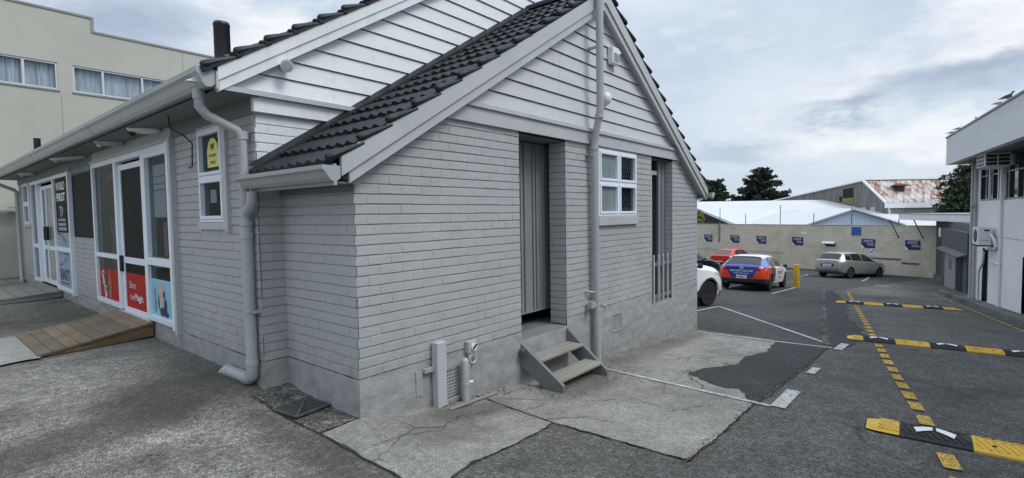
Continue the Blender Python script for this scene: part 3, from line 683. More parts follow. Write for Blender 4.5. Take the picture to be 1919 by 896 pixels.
# ---- barges
def barge(x0, z0, x1, z1, h, y0, y1, name, mat):
    mb = MB(); mb.prism([(x0, y0, z0), (x1, y0, z1), (x1, y0, z1+h), (x0, y0, z0+h)], (0, y1-y0, 0)); return fix_normals(mb).build(name, mat, shop)
zl = lambda x: 2.616+SL*(x-.949)
for sgn, nm in ((1, 'left'), (-1, 'right')):
    X = (lambda x: x) if sgn > 0 else (lambda x: 7.9-x)
    barge(X(-.20), zl(-.20)+.10, X(3.95), zl(3.95)+.10, .172, -.15, -.116, 'barge_board', 'trim')
    barge(X(-.12), zl(-.12), X(3.95), zl(3.95), .115, -.128, -.095, 'barge_moulding', 'trim')
    mb = MB(); mb.prism([(X(-.12), -.1, zl(-.12)+.03), (X(3.95), -.1, zl(3.95)+.03), (X(3.95), -.1, zl(3.95)+.06), (X(-.12), -.1, zl(-.12)+.06)], (0, .12, 0)); fix_normals(mb).build('verge_soffit', 'trim', shop)
ml = lambda x: 2.843+SM*(x+.487)
for sgn in (1, -1):
    X = (lambda x: x) if sgn > 0 else (lambda x: 7.9-x)
    barge(X(-.585), ml(-.585)+.095, X(3.95), ml(3.95)+.095, .115, 1.075, 1.105, 'main_barge_board', 'trimw')
    barge(X(-.585), ml(-.585), X(3.95), ml(3.95), .11, 1.09, 1.13, 'main_barge_moulding', 'trimw')
    mb = MB(); mb.prism([(X(-.56), 1.12, ml(-.56)+.04), (X(3.95), 1.12, ml(3.95)+.04), (X(3.95), 1.12, ml(3.95)+.07), (X(-.56), 1.12, ml(-.56)+.07)], (0, .08, 0)); fix_normals(mb).build('main_verge_soffit', 'trimw', shop)
# ---- tiles
def tiles(xe, ze, xr, zrg, y0, y1, name, seed=1, ycut=None):
    mb = MB(); rng = random.Random(seed)
    D = Vector((xr-xe, 0, zrg-ze)); L = D.length; D.normalize(); sg = 1 if xr > xe else -1
    Nn = Vector((-D.z, 0, D.x))*sg
    n = ceil(L/.33); g = L/n
    TW = .150; M_ = max(1, round((y1-y0)/TW)); st = 6
    def prof(t):
        t = t % 1.0
        return .027*(.5+.5*cos((t-.5)*2*pi))**1.25
    ys = []
    for i in range(M_):
        for s in range(st): ys.append((y0+(y1-y0)*(i+s/st)/M_, prof(s/st), i))
    ys.append((y1, 0, M_-1))
    for r in range(n):
        jit = [rng.uniform(-.006, .006) for _ in range(M_//2+2)]; jl = [rng.uniform(-.009, .009) for _ in range(M_//2+2)]
        rows = [[], [], []]
        for (y, h, i) in ys:
            a = jit[i//2]; l = jl[i//2]
            s0 = r*g-.035+l; s1 = (r+1)*g+.01
            P = Vector((xe, y, ze))
            rows[0].append(P+D*s0+Nn*(.012)); rows[1].append(P+D*s0+Nn*(.050+h+a)); rows[2].append(P+D*s1+Nn*(.014+h*.85))
        n0 = len(mb.v); m = len(ys)
        for rw in rows: mb.v += rw
        for k in range(m-1):
            f1 = (n0+k, n0+k+1, n0+m+k+1, n0+m+k); f2 = (n0+m+k, n0+m+k+1, n0+2*m+k+1, n0+2*m+k)
            if sg > 0: f1, f2 = f1[::-1], f2[::-1]
            mb.f += [f1, f2]
        # verge end cap
        for k in (0, m-1):
            mb.f.append((n0+k, n0+m+k, n0+2*m+k))
    if y1 < 2:      # wall flashing
        P_ = [Vector((xe, y1-.10, ze))+Nn*.075, Vector((xr, y1-.10, zrg))+Nn*.075, Vector((xr, y1+.005, zrg))+Nn*.11, Vector((xe, y1+.005, ze))+Nn*.11]
        mb.add(P_, [(0, 1, 2, 3)]); mb.add([P_[0], P_[1], P_[1]-Nn*.05, P_[0]-Nn*.05], [(0, 1, 2, 3)])
    # underlay sheet
    P = [Vector((xe, y0+.02, ze)), Vector((xr, y0+.02, zrg)), Vector((xr, y1, zrg)), Vector((xe, y1, ze))]
    mb.add([p+Nn*.004 for p in P], [(0, 1, 2, 3)])
    return mb.build(name, 'tile', shop, smooth=35)
tiles(-.27, zr(-.27), 3.95, zr(3.95), -.112, 1.17, 'porch_tiled_roof', 2)
tiles(8.17, zr(-.27), 3.95, zr(3.95), -.112, 1.17, 'porch_tiled_roof', 3)
tiles(-.66, zm(-.66), 3.95, zm(3.95), 1.06, 15.2, 'main_tiled_roof', 4)
tiles(8.56, zm(-.66), 3.95, zm(3.95), 1.06, 15.2, 'main_tiled_roof', 5)
for zt, ya, yb in ((zr(3.95)+.03, -.17, 1.17), (zm(3.95)+.03, 1.05, 15.2)):
    rd = MB(); y = ya
    while y < yb-.05:
        e = min(y+.36, yb)
        rd.prism([(3.95+.13*cos(a), y, zt-.02+.11*sin(a)) for a in [i*pi/8 for i in range(9)]], (0, e-y-.008, 0)); y = e
    fix_normals(rd).build('ridge_capping', 'tile', shop)
# rolled verge tiles along both gable ends
for (xe, xr, f, yv, nm, n) in ((-.27, 3.95, zr, -.165, 'porch_verge_tile', 15), (8.17, 3.95, zr, -.165, 'porch_verge_tile', 15), (-.66, 3.95, zm, 1.06, 'main_verge_tile', 17), (8.56, 3.95, zm, 1.06, 'main_verge_tile', 17)):
    vt = MB()
    for r in range(n):
        a, b = r/n, (r+1)/n
        xa, xb = xe+(xr-xe)*a, xe+(xr-xe)*b
        s = -1 if xr > xe else 1
        pa, pb = Vector((xa+s*.05, yv+.025, f(xa)+.048)), Vector((xb, yv+.025, f(xb)+.020))
        vt.tube([pa, pa.lerp(pb, .05), pa.lerp(pb, .28), pb+Vector((0, 0, -.006))], [.026, .037, .032, .014], 8)
        d = (pb-pa)
    vt.build(nm, 'tile', shop, smooth=40)
# ---- fascias, soffit, gutters
t = MB(); t.box(-.60, -.575, 1.08, 15.2, 2.80, 2.95); t.build('main_fascia', 'trim', shop)
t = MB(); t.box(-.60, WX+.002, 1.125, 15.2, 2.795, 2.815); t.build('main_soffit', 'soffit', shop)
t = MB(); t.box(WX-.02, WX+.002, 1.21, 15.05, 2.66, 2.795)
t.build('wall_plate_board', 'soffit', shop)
gp = [(-.602, 2.965), (-.602, 2.845), (-.63, 2.815), (-.675, 2.812), (-.70, 2.845), (-.725, 2.90), (-.75, 2.925), (-.752, 2.968), (-.738, 2.968), (-.72, 2.93), (-.66, 2.90), (-.615, 2.90), (-.612, 2.965)]
t = MB(); t.prism([(x, 1.10, z) for x, z in gp], (0, 14.2, 0))
for ye in (1.098,): t.prism([(x, ye, z) for x, z in gp[:8]], (0, .006, 0))
t = fix_normals(t)
for yj in (4.9, 9.2): t.prism([(x-.004*(1 if x < -.65 else 0), yj, z-.004) for x, z in gp[:8]], (0, .07, 0))
t.build('main_gutter', 'gutter', shop)
g2 = [(x+.345, 2.075+(z-2.968)*.74) for x, z in gp]
t = MB(); t.prism([(x, -.22, z) for x, z in g2], (0, 1.47, 0)); t.prism([(x, -.222, z) for x, z in g2[:8]], (0, .006, 0)); t.prism([(x, 1.245, z) for x, z in g2[:8]], (0, .006, 0))
fix_normals(t).build('porch_gutter', 'gutter', shop)
t = MB(); t.box(-.253, -.225, -.12, 1.19, 1.935, 2.10); t.build('porch_fascia', 'trim', shop)
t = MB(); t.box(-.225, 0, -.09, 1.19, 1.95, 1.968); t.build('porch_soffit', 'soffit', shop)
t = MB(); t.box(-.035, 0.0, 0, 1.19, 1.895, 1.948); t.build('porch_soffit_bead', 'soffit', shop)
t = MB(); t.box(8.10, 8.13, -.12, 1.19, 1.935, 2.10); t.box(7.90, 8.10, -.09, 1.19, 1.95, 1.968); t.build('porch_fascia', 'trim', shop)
g3 = [(7.9-x, z) for x, z in g2]
t = MB(); t.prism([(x, -.22, z) for x, z in g3], (0, 1.40, 0)); fix_normals(t).build('porch_gutter', 'gutter', shop)
# ---- downpipes
dp = MB()
dp.tube([(-.655, 1.32, 2.83), (-.655, 1.32, 2.68), (-.60, 1.315, 2.61), (-.36, 1.30, 2.50), (-.315, 1.30, 2.44), (-.308, 1.30, 1.60)], .042, 14)
for z, r in ((2.74, .050), (2.42, .050), (1.83, .048)): dp.cyl((-.655 if z > 2.6 else -.309, 1.32 if z > 2.6 else 1.30, z), r, .075, 14)
dpo = dp.build('main_downpipe', 'pipe', shop, smooth=50)
d2 = MB()
d2.tube([(-.325, 1.12, 1.93), (-.325, 1.12, 1.87), (-.325, 1.15, 1.80), (-.315, 1.24, 1.755), (-.308, 1.285, 1.73), (-.305, 1.30, 1.66), (-.305, 1.30, .30), (-.305, 1.305, .20), (-.305, 1.36, .155), (-.305, 1.78, .145), (-.305, 1.90, .135), (-.315, 1.935, .11), (-.33, 1.94, .055)], [.044, .044, .044, .044, .046, .052, .052, .055, .056, .056, .056, .053, .05], 16)
for z in (1.62, 1.50, .30): d2.cyl((-.305, 1.30, z), .059, .05, 16)
d2.cyl((-.305, 1.40, .152), .061, .05, 16, (0, 1, 0)); d2.cyl((-.305, 1.80, .144), .060, .05, 16, (0, 1, 0))
d2.build('porch_downpipe', 'pipe', shop, smooth=50)
cl = MB(); cl.cyl((-.305, 1.30, .80), .058, .022, 16); cl.box(-.30, -.24, 1.20, 1.29, .80, .82); cl.build('pipe_clip', 'pipe', shop)
d3 = MB(); d3.tube([(-.66, 14.75, 2.84), (-.66, 14.75, 2.70), (-.62, 14.75, 2.64), (-.36, 14.80, 2.52), (-.31, 14.80, 2.46), (-.305, 14.80, .22), (-.31, 14.75, .16), (-.36, 14.45, .15)], .045, 12)
d3.build('far_downpipe', 'pipe', shop, smooth=50)
# tall vent stack on the front gable
vp = MB()
vp.tube([(3.665, -.21, 5.05), (3.665, -.21, 3.10), (3.668, -.20, 3.02), (3.695, -.105, 2.69), (3.70, -.09, 2.60), (3.765, -.09, -.42)], .050, 16)
for z, x, y in ((2.96, 3.668, -.195), (2.55, 3.70, -.09), (.30, 3.758, -.09), (.12, 3.762, -.09)): vp.cyl((x, y, z), .058, .055, 16)
vp.tube([(3.73, -.09, .42), (3.60, -.075, .44), (3.60, -.02, .44)], .028, 10); vp.cyl((3.60, -.10, .40), .045, .085, 12); vp.tube([(3.70, -.09, .60), (3.58, -.05, .62), (3.58, 0, .62)], .014, 8)
vp.tube([(3.765, -.145, .43), (3.84, -.16, .40), (3.86, -.16, .36)], .022, 8); vp.box(3.60, 3.68, -.10, -.0, 2.47, 2.485); vp.box(3.66, 3.72, -.2, 0, 3.9, 3.92)
vp.build('vent_stack', 'pipe', shop, smooth=50)
f = MB(); f.lathe((.22, 3.0, 3.35), [(.105, 0), (.105, .2), (.09, .21), (.09, .66), (.095, .67), (.085, .70)], seg=18); f.build('flue', 'flue', shop, smooth=40)
f = MB(); f.lathe((-.52, 10, 3.0), [(.055, 0), (.055, .33)], seg=12); f.build('flue', 'flue', shop, smooth=40)
# ---- windows
def casement(name, ax, plane, out, u0, u1, z0, z1, rows, cols, panes, fr=.032, sash=.036, label=None, parent=None, proud=.03):
    """uPVC window: outer frame, sashes and panes. rows / cols: splits; panes[(r, c)] = glass material"""
    p = MB()
    def bx(mb, a, b, c, d, n0, n1):
        if ax == 0: mb.bbox(a, b, min(plane+out*n0, plane+out*n1), max(plane+out*n0, plane+out*n1), c, d, .004)
        else: mb.bbox(min(plane+out*n0, plane+out*n1), max(plane+out*n0, plane+out*n1), a, b, c, d, .004)
    bx(p, u0, u1, z1-fr, z1, -.06, proud); bx(p, u0, u1, z0, z0+fr, -.06, proud); bx(p, u0, u0+fr, z0+fr, z1-fr, -.06, proud); bx(p, u1-fr, u1, z0+fr, z1-fr, -.06, proud)
    cs = [u0]+cols+[u1]; rs = [z0]+rows+[z1]
    for c in cols: bx(p, c-.022, c+.022, z0+fr, z1-fr, -.06, proud+.001)
    for r in rows:
        for i in range(len(cs)-1): bx(p, cs[i]+.022, cs[i+1]-.022, r-.022, r+.022, -.06, proud-.001)
    o = p.build(name, 'upvc', parent or shop)
    if label: o['label'] = label
    for i in range(len(rs)-1):
        for j in range(len(cs)-1):
            a, b = cs[j]+(fr if j == 0 else .022), cs[j+1]-(fr if j == len(cs)-2 else .022); c, d = rs[i]+(fr if i == 0 else .022), rs[i+1]-(fr if i == len(rs)-2 else .022)
            s = MB(); g = sash
            bx(s, a, b, d-g, d, -.05, proud+.012); bx(s, a, b, c, c+g, -.05, proud+.012); bx(s, a, a+g, c+g, d-g, -.05, proud+.012); bx(s, b-g, b, c+g, d-g, -.05, proud+.012)
            s.build('sash', 'upvc', o)
            q = MB(); n = plane+out*-.004
            P = [(a+g, n, c+g), (b-g, n, c+g), (b-g, n, d-g), (a+g, n, d-g)] if ax == 0 else [(n, a+g, c+g), (n, b-g, c+g), (n, b-g, d-g), (n, a+g, d-g)]
            q.poly(P if (ax == 0) == (out < 0) else P[::-1]); q.build('pane', panes.get((i, j), 'glass'), o)
    return o
fwn = casement('front_window', 0, 0, -1, 3.93, 5.128, 1.645, 2.600, [2.13], [4.53], {(0, 0): 'frost', (1, 0): 'frost', (0, 1): 'glass', (1, 1): 'glass'}, label='white window with frosted left panes and a diamond grille behind the right ones')
s = MB(); s.box(3.90, 5.15, -.004, .02, 1.40, 1.66); s.build('under_sill_board', 'brick', fwn)
s = MB(); s.bbox(3.90, 5.14, -.055, .0, 1.51, 1.642, .006); s.build('sill', 'trim', fwn)
s = MB(); s.box(3.90, 5.14, -.02, .03, 2.602, 2.632); s.build('head_board', 'trim', fwn)
gr = MB(); rng = random.Random(2)
for k in range(-12, 14):
    for sg in (1, -1):
        za = 1.69; x0 = 4.6+k*.075; pts = []
        x1 = x0+sg*.88/1.7
        a, b = Vector((x0 if sg > 0 else x0+.4, .06+.004*sg, 1.69)), Vector((x1 if sg > 0 else x1+.4, .06+.004*sg, 2.57))
        # clip into the pane
        for tt in range(0, 22):
            p, q = a.lerp(b, tt/22), a.lerp(b, (tt+1)/22)
            if 4.58 < p.x < 5.09 and 4.58 < q.x < 5.09: gr.bar(p, q, .007, .007, (0, 1, 0))
gr.build('security_grille', 'alu', fwn)
bx_ = MB(); bx_.add([(3.9, .7, 1.4), (5.2, .7, 1.4), (5.2, .7, 2.7), (3.9, .7, 2.7), (3.9, .012, 1.4), (5.2, .012, 1.4), (5.2, .012, 2.7), (3.9, .012, 2.7)], [(0, 1, 2, 3), (0, 4, 5, 1), (1, 5, 6, 2), (2, 6, 7, 3), (3, 7, 4, 0)]); bx_.build('room', 'interior', fwn)
smw = casement('side_window', 1, WX, -1, 1.88, 2.545, 1.655, 2.645, [2.13], [], {}, label='narrow white window with a yellow sticker in its upper pane')
s = MB(); s.bbox(WX-.045, WX, 1.80, 2.56, 1.575, 1.652, .005); s.build('sill', 'trim', smw)
s = MB(); s.box(WX-.004, WX+.02, 1.80, 2.60, 1.46, 1.66); s.build('under_sill_board', 'trim', smw)
s = MB(); s.box(WX-.042, WX+.01, 1.79, 1.878, 1.56, 2.66); s.box(WX-.03, WX+.01, 1.79, 2.56, 2.648, 2.668); s.build('jamb_board', 'trim', smw)
bx_ = MB(); bx_.add([(.4, 1.75, 1.5), (.4, 2.7, 1.5), (.4, 2.7, 2.7), (.4, 1.75, 2.7), (WX+.07, 1.75, 1.5), (WX+.07, 2.7, 1.5), (WX+.07, 2.7, 2.7), (WX+.07, 1.75, 2.7)], [(0, 1, 2, 3)[::-1], (0, 1, 5, 4), (1, 2, 6, 5), (2, 3, 7, 6), (3, 0, 4, 7)]); bx_.build('room', 'interior', smw)
# yellow arched sticker with its letter
st = MB(); n = WX-.0005; yc, hw = 2.20, .145
arc = [(n, yc+hw, 2.235)]+[(n, yc+hw*cos(a), 2.39+.15*sin(a)) for a in [i*pi/10 for i in range(11)]]+[(n, yc-hw, 2.235)]
st.poly(arc); st.build('sticker', 'yellowst', smw)
lt_ = MB(); Y_ = Vector((0, -1, 0)); Z_ = Vector((0, 0, 1))
text(lt_, 'W', (n-.003, yc+.05, 2.41), Y_, Z_, w=.10, h=.075, bold=.02); wordbars(lt_, (n-.003, yc+.10, 2.345), Y_, Z_, .2, .026, 1); wordbars(lt_, (n-.003, yc+.06, 2.27), Y_, Z_, .12, .03, 2)
lt_.build('sticker_lettering', 'black', smw)
pp = MB(); pp.poly([(WX+.012, 2.34, 1.86), (WX+.012, 2.18, 1.86), (WX+.012, 2.18, 2.0), (WX+.012, 2.34, 2.0)]); pp.build('paper', 'posterw', smw)
cb = MB()
for k in range(7): cb.tube([(.0, 2.05+.02*k, 2.07), (.02, 1.98+.035*k, 1.9), (.03, 1.94+.05*k, 1.70)], .006, 6)
cb.build('cables', 'lampbody', smw)
rd_ = MB(); rd_.poly([(WX+.02, 2.46, 2.17), (WX+.02, 1.97, 2.17), (WX+.02, 1.97, 2.225), (WX+.02, 2.46, 2.225)]); rd_.build('red_card', 'darkred', smw)
sm2 = casement('far_side_window', 1, WX, -1, 13.40, 14.22, 1.63, 2.64, [2.13], [], {(0, 0): 'carglass', (1, 0): 'carglass'}, label='small white window at the far end of the side wall')
s = MB(); s.box(WX-.004, WX+.02, 13.3, 14.3, 1.46, 1.66); s.build('under_sill_board', 'brick', sm2)
s = MB(); s.bbox(WX-.045, WX, 13.33, 14.27, 1.56, 1.628, .005); s.build('sill', 'trim', sm2)
# ---- shopfronts on the side wall (run along y, face -x)
def pane(mb, n, a, b, c, d): return mb.poly([(n, b, c), (n, a, c), (n, a, d), (n, b, d)])
def fbar(mb, a, b, c, d, n0=-.05, n1=.05): mb.bbox(WX-n1, WX-n0, a, b, c, d, .004); return mb
def interior(par, a, b):
    i = MB(); i.add([(2.2, a, -.1), (2.2, b, -.1), (2.2, b, 2.75), (2.2, a, 2.75), (WX+.09, a, -.1), (WX+.09, b, -.1), (WX+.09, b, 2.75), (WX+.09, a, 2.75)], [(0, 1, 2, 3)[::-1], (0, 1, 5, 4), (1, 2, 6, 5), (2, 3, 7, 6), (3, 0, 4, 7)])
    i.build('room', 'interior', par)
U = Vector((0, -1, 0)); V = Vector((0, 0, 1))
f = MB()
fbar(f, 3.36, 3.43, .34, 2.62, -.05, .075); fbar(f, 7.05, 7.12, .36, 2.62); fbar(f, 3.43, 7.05, 2.545, 2.62); fbar(f, 3.43, 4.37, .36, .43); fbar(f, 5.80, 7.05, .36, .43)
fbar(f, 5.70, 5.80, .36, 2.545); fbar(f, 4.37, 4.49, .36, 2.545); fbar(f, 5.80, 7.05, 1.10, 1.17, -.05, .04); fbar(f, 3.43, 4.37, 1.10, 1.20, -.05, .055)
fbar(f, 4.30, 4.37, 1.20, 2.545, -.05, .06); fbar(f, 3.43, 3.48, 1.20, 2.545, -.05, .06); fbar(f, 3.48, 4.30, 2.49, 2.545, -.05, .06)
sf = f.build('shopfront', 'upvc', shop, label='white framed shopfront with red and pale blue posters along its foot')
jb = MB(); jb.box(WX-.07, WX+.02, 3.285, 3.358, .30, 2.66); jb.box(WX-.06, WX+.02, 3.36, 7.13, 2.622, 2.66); jb.build('jamb_board', 'trim', sf)
db = MB()
for a, b, c, d in ((4.49, 4.58, .33, 2.50), (5.60, 5.70, .33, 2.50), (4.58, 5.60, 2.42, 2.50), (4.58, 5.60, .33, .41), (4.58, 5.60, 1.06, 1.15)): fbar(db, a, b, c, d, -.06, .012)
dor = db.build('door', 'upvc', sf)
th = MB(); th.bbox(WX-.06, WX+.08, 4.37, 5.80, .30, .345, .004); th.build('threshold', 'alu', sf)
q = MB(); pane(q, WX+.005, 4.58, 5.60, 1.15, 2.42); q.build('black_door_panel', 'black', sf)
q = MB(); pane(q, WX+.005, 4.58, 5.60, .92, 1.06); q.build('black_door_panel', 'black', sf)
q = MB(); pane(q, WX+.004, 4.58, 5.60, .41, .919); q.build('red_poster', 'red', sf)
lt_ = MB(); n = WX+.001
text(lt_, 'Share', (n, 5.44, .70), U, V, w=.30, h=.10, bold=-.004); text(lt_, 'the', (n, 5.43, .53), U, V, w=.18, h=.085, bold=-.004); text(lt_, 'Magic', (n, 5.22, .505), U, V, w=.40, h=.125, bold=.022)
lt_.build('poster_lettering', 'posterw', sf)
h = MB(); h.bbox(WX-.055, WX-.005, 5.62, 5.68, .93, 1.17, .01); h.build('door_handle', 'plastic', sf)
q = MB(); pane(q, WX-.01, 5.80, 7.05, .915, 1.10); pane(q, WX-.01, 5.80, 7.05, 1.17, 2.545); q.build('glass', 'glass', sf)
q = MB(); pane(q, WX-.008, 5.80, 7.05, .43, .914); q.build('red_poster', 'red', sf)
# bottles printed on the left red poster
bt = MB(); n = WX-.011
def slanted(mb, n, y, z, L, w, ang, prof):
    u = Vector((0, -sin(ang), -cos(ang))) ; s = Vector((0, -cos(ang), sin(ang)))
    top = Vector((n, y, z)); A = [top+u*(L*t)+s*(w*k) for t, k in prof]; B = [top+u*(L*t)-s*(w*k) for t, k in reversed(prof)]
    pts = A+B
    pts = [Vector((n, min(7.045, max(5.805, p.y)), max(.435, p.z))) for p in pts]
    mb.poly(pts)
BP_ = [(0, .12), (.08, .12), (.2, .2), (.35, .42), (.5, .5), (.68, .44), (.85, .5), (1, .46)]
slanted(bt, n, 6.86, .93, .56, .34, .42, BP_); bt.build('printed_bottle', 'darkred', sf)
bt = MB(); slanted(bt, n-.001, 6.46, .91, .46, .2, .02, BP_); bt.build('printed_glass', 'brown', sf)
lt_ = MB(); d_ = Vector((0, -.42, -.9)).normalized(); p_ = Vector((0, -.9, .42)).normalized()
text(lt_, 'Coca-Cola', Vector((n-.003, 6.93, .84)), d_, p_, w=.46, h=.16, bold=.03, shear=.3); lt_.build('poster_lettering', 'posterw', sf)
q = MB(); pane(q, WX-.01, 3.43, 4.37, .43, .916); q.build('pale_blue_poster', 'skyblue', sf)
q = MB(); pane(q, WX-.008, 3.43, 4.37, .917, 1.10); pane(q, WX-.008, 3.48, 4.30, 1.20, 2.49); q.build('glass', 'glass', sf)
# plain printed figures on the blue poster: a pale figure between darker ones
fg = MB(); n = WX-.0125
def blob(mb, y, z, ry, rz, k=12): mb.poly([(n, y-ry*cos(2*pi*i/k), z+rz*sin(2*pi*i/k)) for i in range(k)])
blob(fg, 4.03, .80, .085, .075); n -= .0006; blob(fg, 4.01, .66, .08, .13); fg.build('printed_figure', 'skin', sf)
fg = MB(); n -= .0006; blob(fg, 3.97, .50, .11, .06); n -= .0004; blob(fg, 3.86, .56, .05, .12); n -= .0004; blob(fg, 3.82, .475, .07, .035); blob(fg, 3.90, .73, .03, .05); blob(fg, 4.11, .62, .02, .10); fg.build('printed_figure', 'navy', sf)
fg = MB(); n -= .0004; blob(fg, 4.26, .74, .03, .06); blob(fg, 4.25, .58, .045, .11); fg.build('printed_figure', pm('teal_print', (.14, .33, .38), .5, .3, 8), sf)
# things hung just behind the glass, and sheets coloured as reflections in it
q = MB(); pane(q, WX+.03, 3.80, 4.27, 1.72, 2.40); q.build('hung_notice', 'posterw', sf)
q = MB(); pane(q, WX+.028, 3.82, 4.25, 2.06, 2.085); pane(q, WX+.028, 3.82, 4.25, 2.14, 2.16); pane(q, WX+.028, 3.82, 4.25, 2.24, 2.26); q.build('notice_print', 'lampbody', sf)
q = MB(); pane(q, WX+.05, 3.48, 4.28, 2.02, 2.16); q.build('red_strip', 'red', sf)
q = MB(); pane(q, WX+.05, 5.86, 6.62, 2.32, 2.45); q.build('red_card', 'red', sf)
q = MB(); pane(q, WX+.25, 5.80, 6.95, 1.75, 2.30); q.build('pale_reflection_blind', pm('pale_reflection_blind', (.22, .225, .20), .8, .2, 2), sf)  # sheet painted as the cream reflection in the upper pane
q = MB(); pane(q, WX+.16, 5.82, 7.0, .93, 1.72); q.build('grey_reflection', pm('grey_reflection', (.13, .14, .14), .8, .5, 3), sf)  # grey reflection of the pane, painted on a sheet
q = MB(); pane(q, WX-.0125, 5.805, 5.87, 1.74, 1.94); pane(q, WX-.0125, 5.805, 5.87, 2.02, 2.16); q.build('hours_sticker', pm('cream_sticker', (.66, .6, .42), .6, .1, 8), sf)
q = MB(); pane(q, WX+.12, 4.12, 4.26, 1.2, 1.66); q.build('grey_cabinet', 'lampbody', sf)
interior(sf, 3.3, 7.2)
hb = MB(); hb.box(WX-.025, WX, 3.36, 7.12, 2.663, 2.793); hb.build('head_board', 'trim', sf)
# the blackboard panel between the shopfronts
bp = MB(); bp.box(WX-.006, WX+.02, 7.13, 8.79, 1.395, 2.62); bpo = bp.build('blackboard_panel', 'black', shop, label='flat black board between the two shopfronts')
bp = MB(); rng = random.Random(8); y = 7.13
pts = [(WX-.009, 8.79, 2.66), (WX-.009, 7.13, 2.66)]; k = 0
while y < 8.79:
    pts.append((WX-.009, y, 2.57-.03*rng.random()-.03*(k % 2))); y += .06; k += 1
bp.poly(pts); bp.build('torn_edge', pm('torn_green_paper', (.20, .26, .25), .8, .2, 8), bpo)
# second shopfront
f = MB()
fbar(f, 8.80, 8.88, .27, 2.62, -.05, .07); fbar(f, 12.95, 13.02, .27, 2.62); fbar(f, 8.88, 12.95, 2.55, 2.62); fbar(f, 12.20, 12.28, .30, 2.55); fbar(f, 10.30, 10.40, .30, 2.55)
fbar(f, 8.88, 10.30, .29, .36); fbar(f, 12.28, 12.95, .29, .36); fbar(f, 8.88, 10.30, 1.08, 1.17, -.05, .045); fbar(f, 12.28, 12.95, 1.08, 1.17, -.05, .045)
s2 = f.build('shopfront', 'upvc', shop, label='far white shopfront with a black poster above a silver one')
db = MB()
for a, b, c, d in ((10.40, 10.50, .30, 2.48), (11.95, 12.20, .30, 2.48), (10.50, 11.95, 2.40, 2.48), (10.50, 11.95, .30, .40), (10.50, 11.95, 1.06, 1.15), (11.52, 11.60, .4, 2.40)): fbar(db, a, b, c, d, -.08, -.01)
db.build('door', 'upvc', s2)
h = MB(); h.bbox(WX-.05, WX+.01, 11.53, 11.59, 1.28, 1.58, .01); h.bbox(WX-.05, WX+.01, 11.30, 11.37, 1.28, 1.58, .01); h.build('door_handle', 'plastic', s2)
q = MB(); pane(q, WX+.03, 11.60, 11.95, .4, 2.4); pane(q, WX-.01, 12.28, 12.95, .36, 2.55); q.build('dark_glass', 'carglass', s2)
q = MB(); pane(q, WX+.03, 10.50, 11.52, .40, 1.06); pane(q, WX+.03, 10.50, 11.52, 1.15, 2.40); q.build('glass', pm('pale_reflection_paint', (.26, .27, .25), .3, .25, 3), s2)  # pane reflection put into an opaque pale base colour
q = MB(); pane(q, WX-.01, 8.88, 10.30, 1.46, 2.55); q.build('black_poster', 'black', s2)
q = MB(); pane(q, WX-.01, 8.88, 10.30, 1.17, 1.459); pane(q, WX-.01, 8.88, 10.30, .36, 1.08); q.build('silver_poster', 'postergrey', s2)
lt_ = MB(); n = WX-.013
text(lt_, 'WORLD', (n, 10.22, 2.31), U, V, w=.82, h=.165, bold=.03); text(lt_, 'FIRST', (n, 10.20, 2.09), U, V, w=.80, h=.165, bold=.03); lt_.build('poster_heading', 'posterw', s2); lt_ = MB()
wordbars(lt_, (n, 10.15, 1.69), U, V, .72, .05, 1); wordbars(lt_, (n, 10.14, 1.60), U, V, .72, .05, 2); wordbars(lt_, (n, 10.12, 1.51), U, V, .72, .055, 3)
lt_.build('poster_lettering', 'posterw', s2)
e = MB(); e.poly([(n, y_+.28, z_) for y_, z_ in ((9.72, 2.0), (9.42, 1.985), (9.34, 1.92), (9.40, 1.84), (9.52, 1.77), (9.60, 1.79), (9.64, 1.90))]); e.build('printed_lure', 'postergrey', s2)
e = MB(); e.poly([(n-.001, y_+.28, z_) for y_, z_ in ((9.56, 1.95), (9.46, 1.93), (9.47, 1.85), (9.55, 1.83))]); e.build('printed_lure_shadow', 'black', s2)
lt_ = MB(); text(lt_, 'BAIT', (n, 10.20, .50), U, V, w=.80, h=.225, bold=.035); text(lt_, 'SPECIALISTS', (n, 10.18, .42), U, V, w=.76, h=.04, bold=.02)
lt_.build('poster_lettering', 'navy', s2); lt_ = MB()
# fishing rod print across the silver poster
for (y0, z0, y1, z1, w) in ((10.26, 1.44, 9.95, 1.42, .03), (9.95, 1.42, 9.5, 1.27, .035), (9.75, 1.04, 9.40, 1.06, .03), (9.42, 1.05, 9.72, .86, .014), (10.24, .78, 9.9, .84, .024), (9.75, 1.30, 9.5, 1.20, .012), (9.85, .88, 9.70, .93, .012)):
    a, b = Vector((n, y0, z0)), Vector((n, y1, z1)); s = Vector((0, -(b-a).z, (b-a).y)).normalized()*w/2
    lt_.poly([a-s, b-s, b+s, a+s])
lt_.build('printed_rod', 'navy', s2)
interior(s2, 8.7, 13.1)
hb = MB(); hb.box(WX-.025, WX, 8.80, 13.02, 2.622, 2.793); hb.build('head_board', 'soffit', s2)
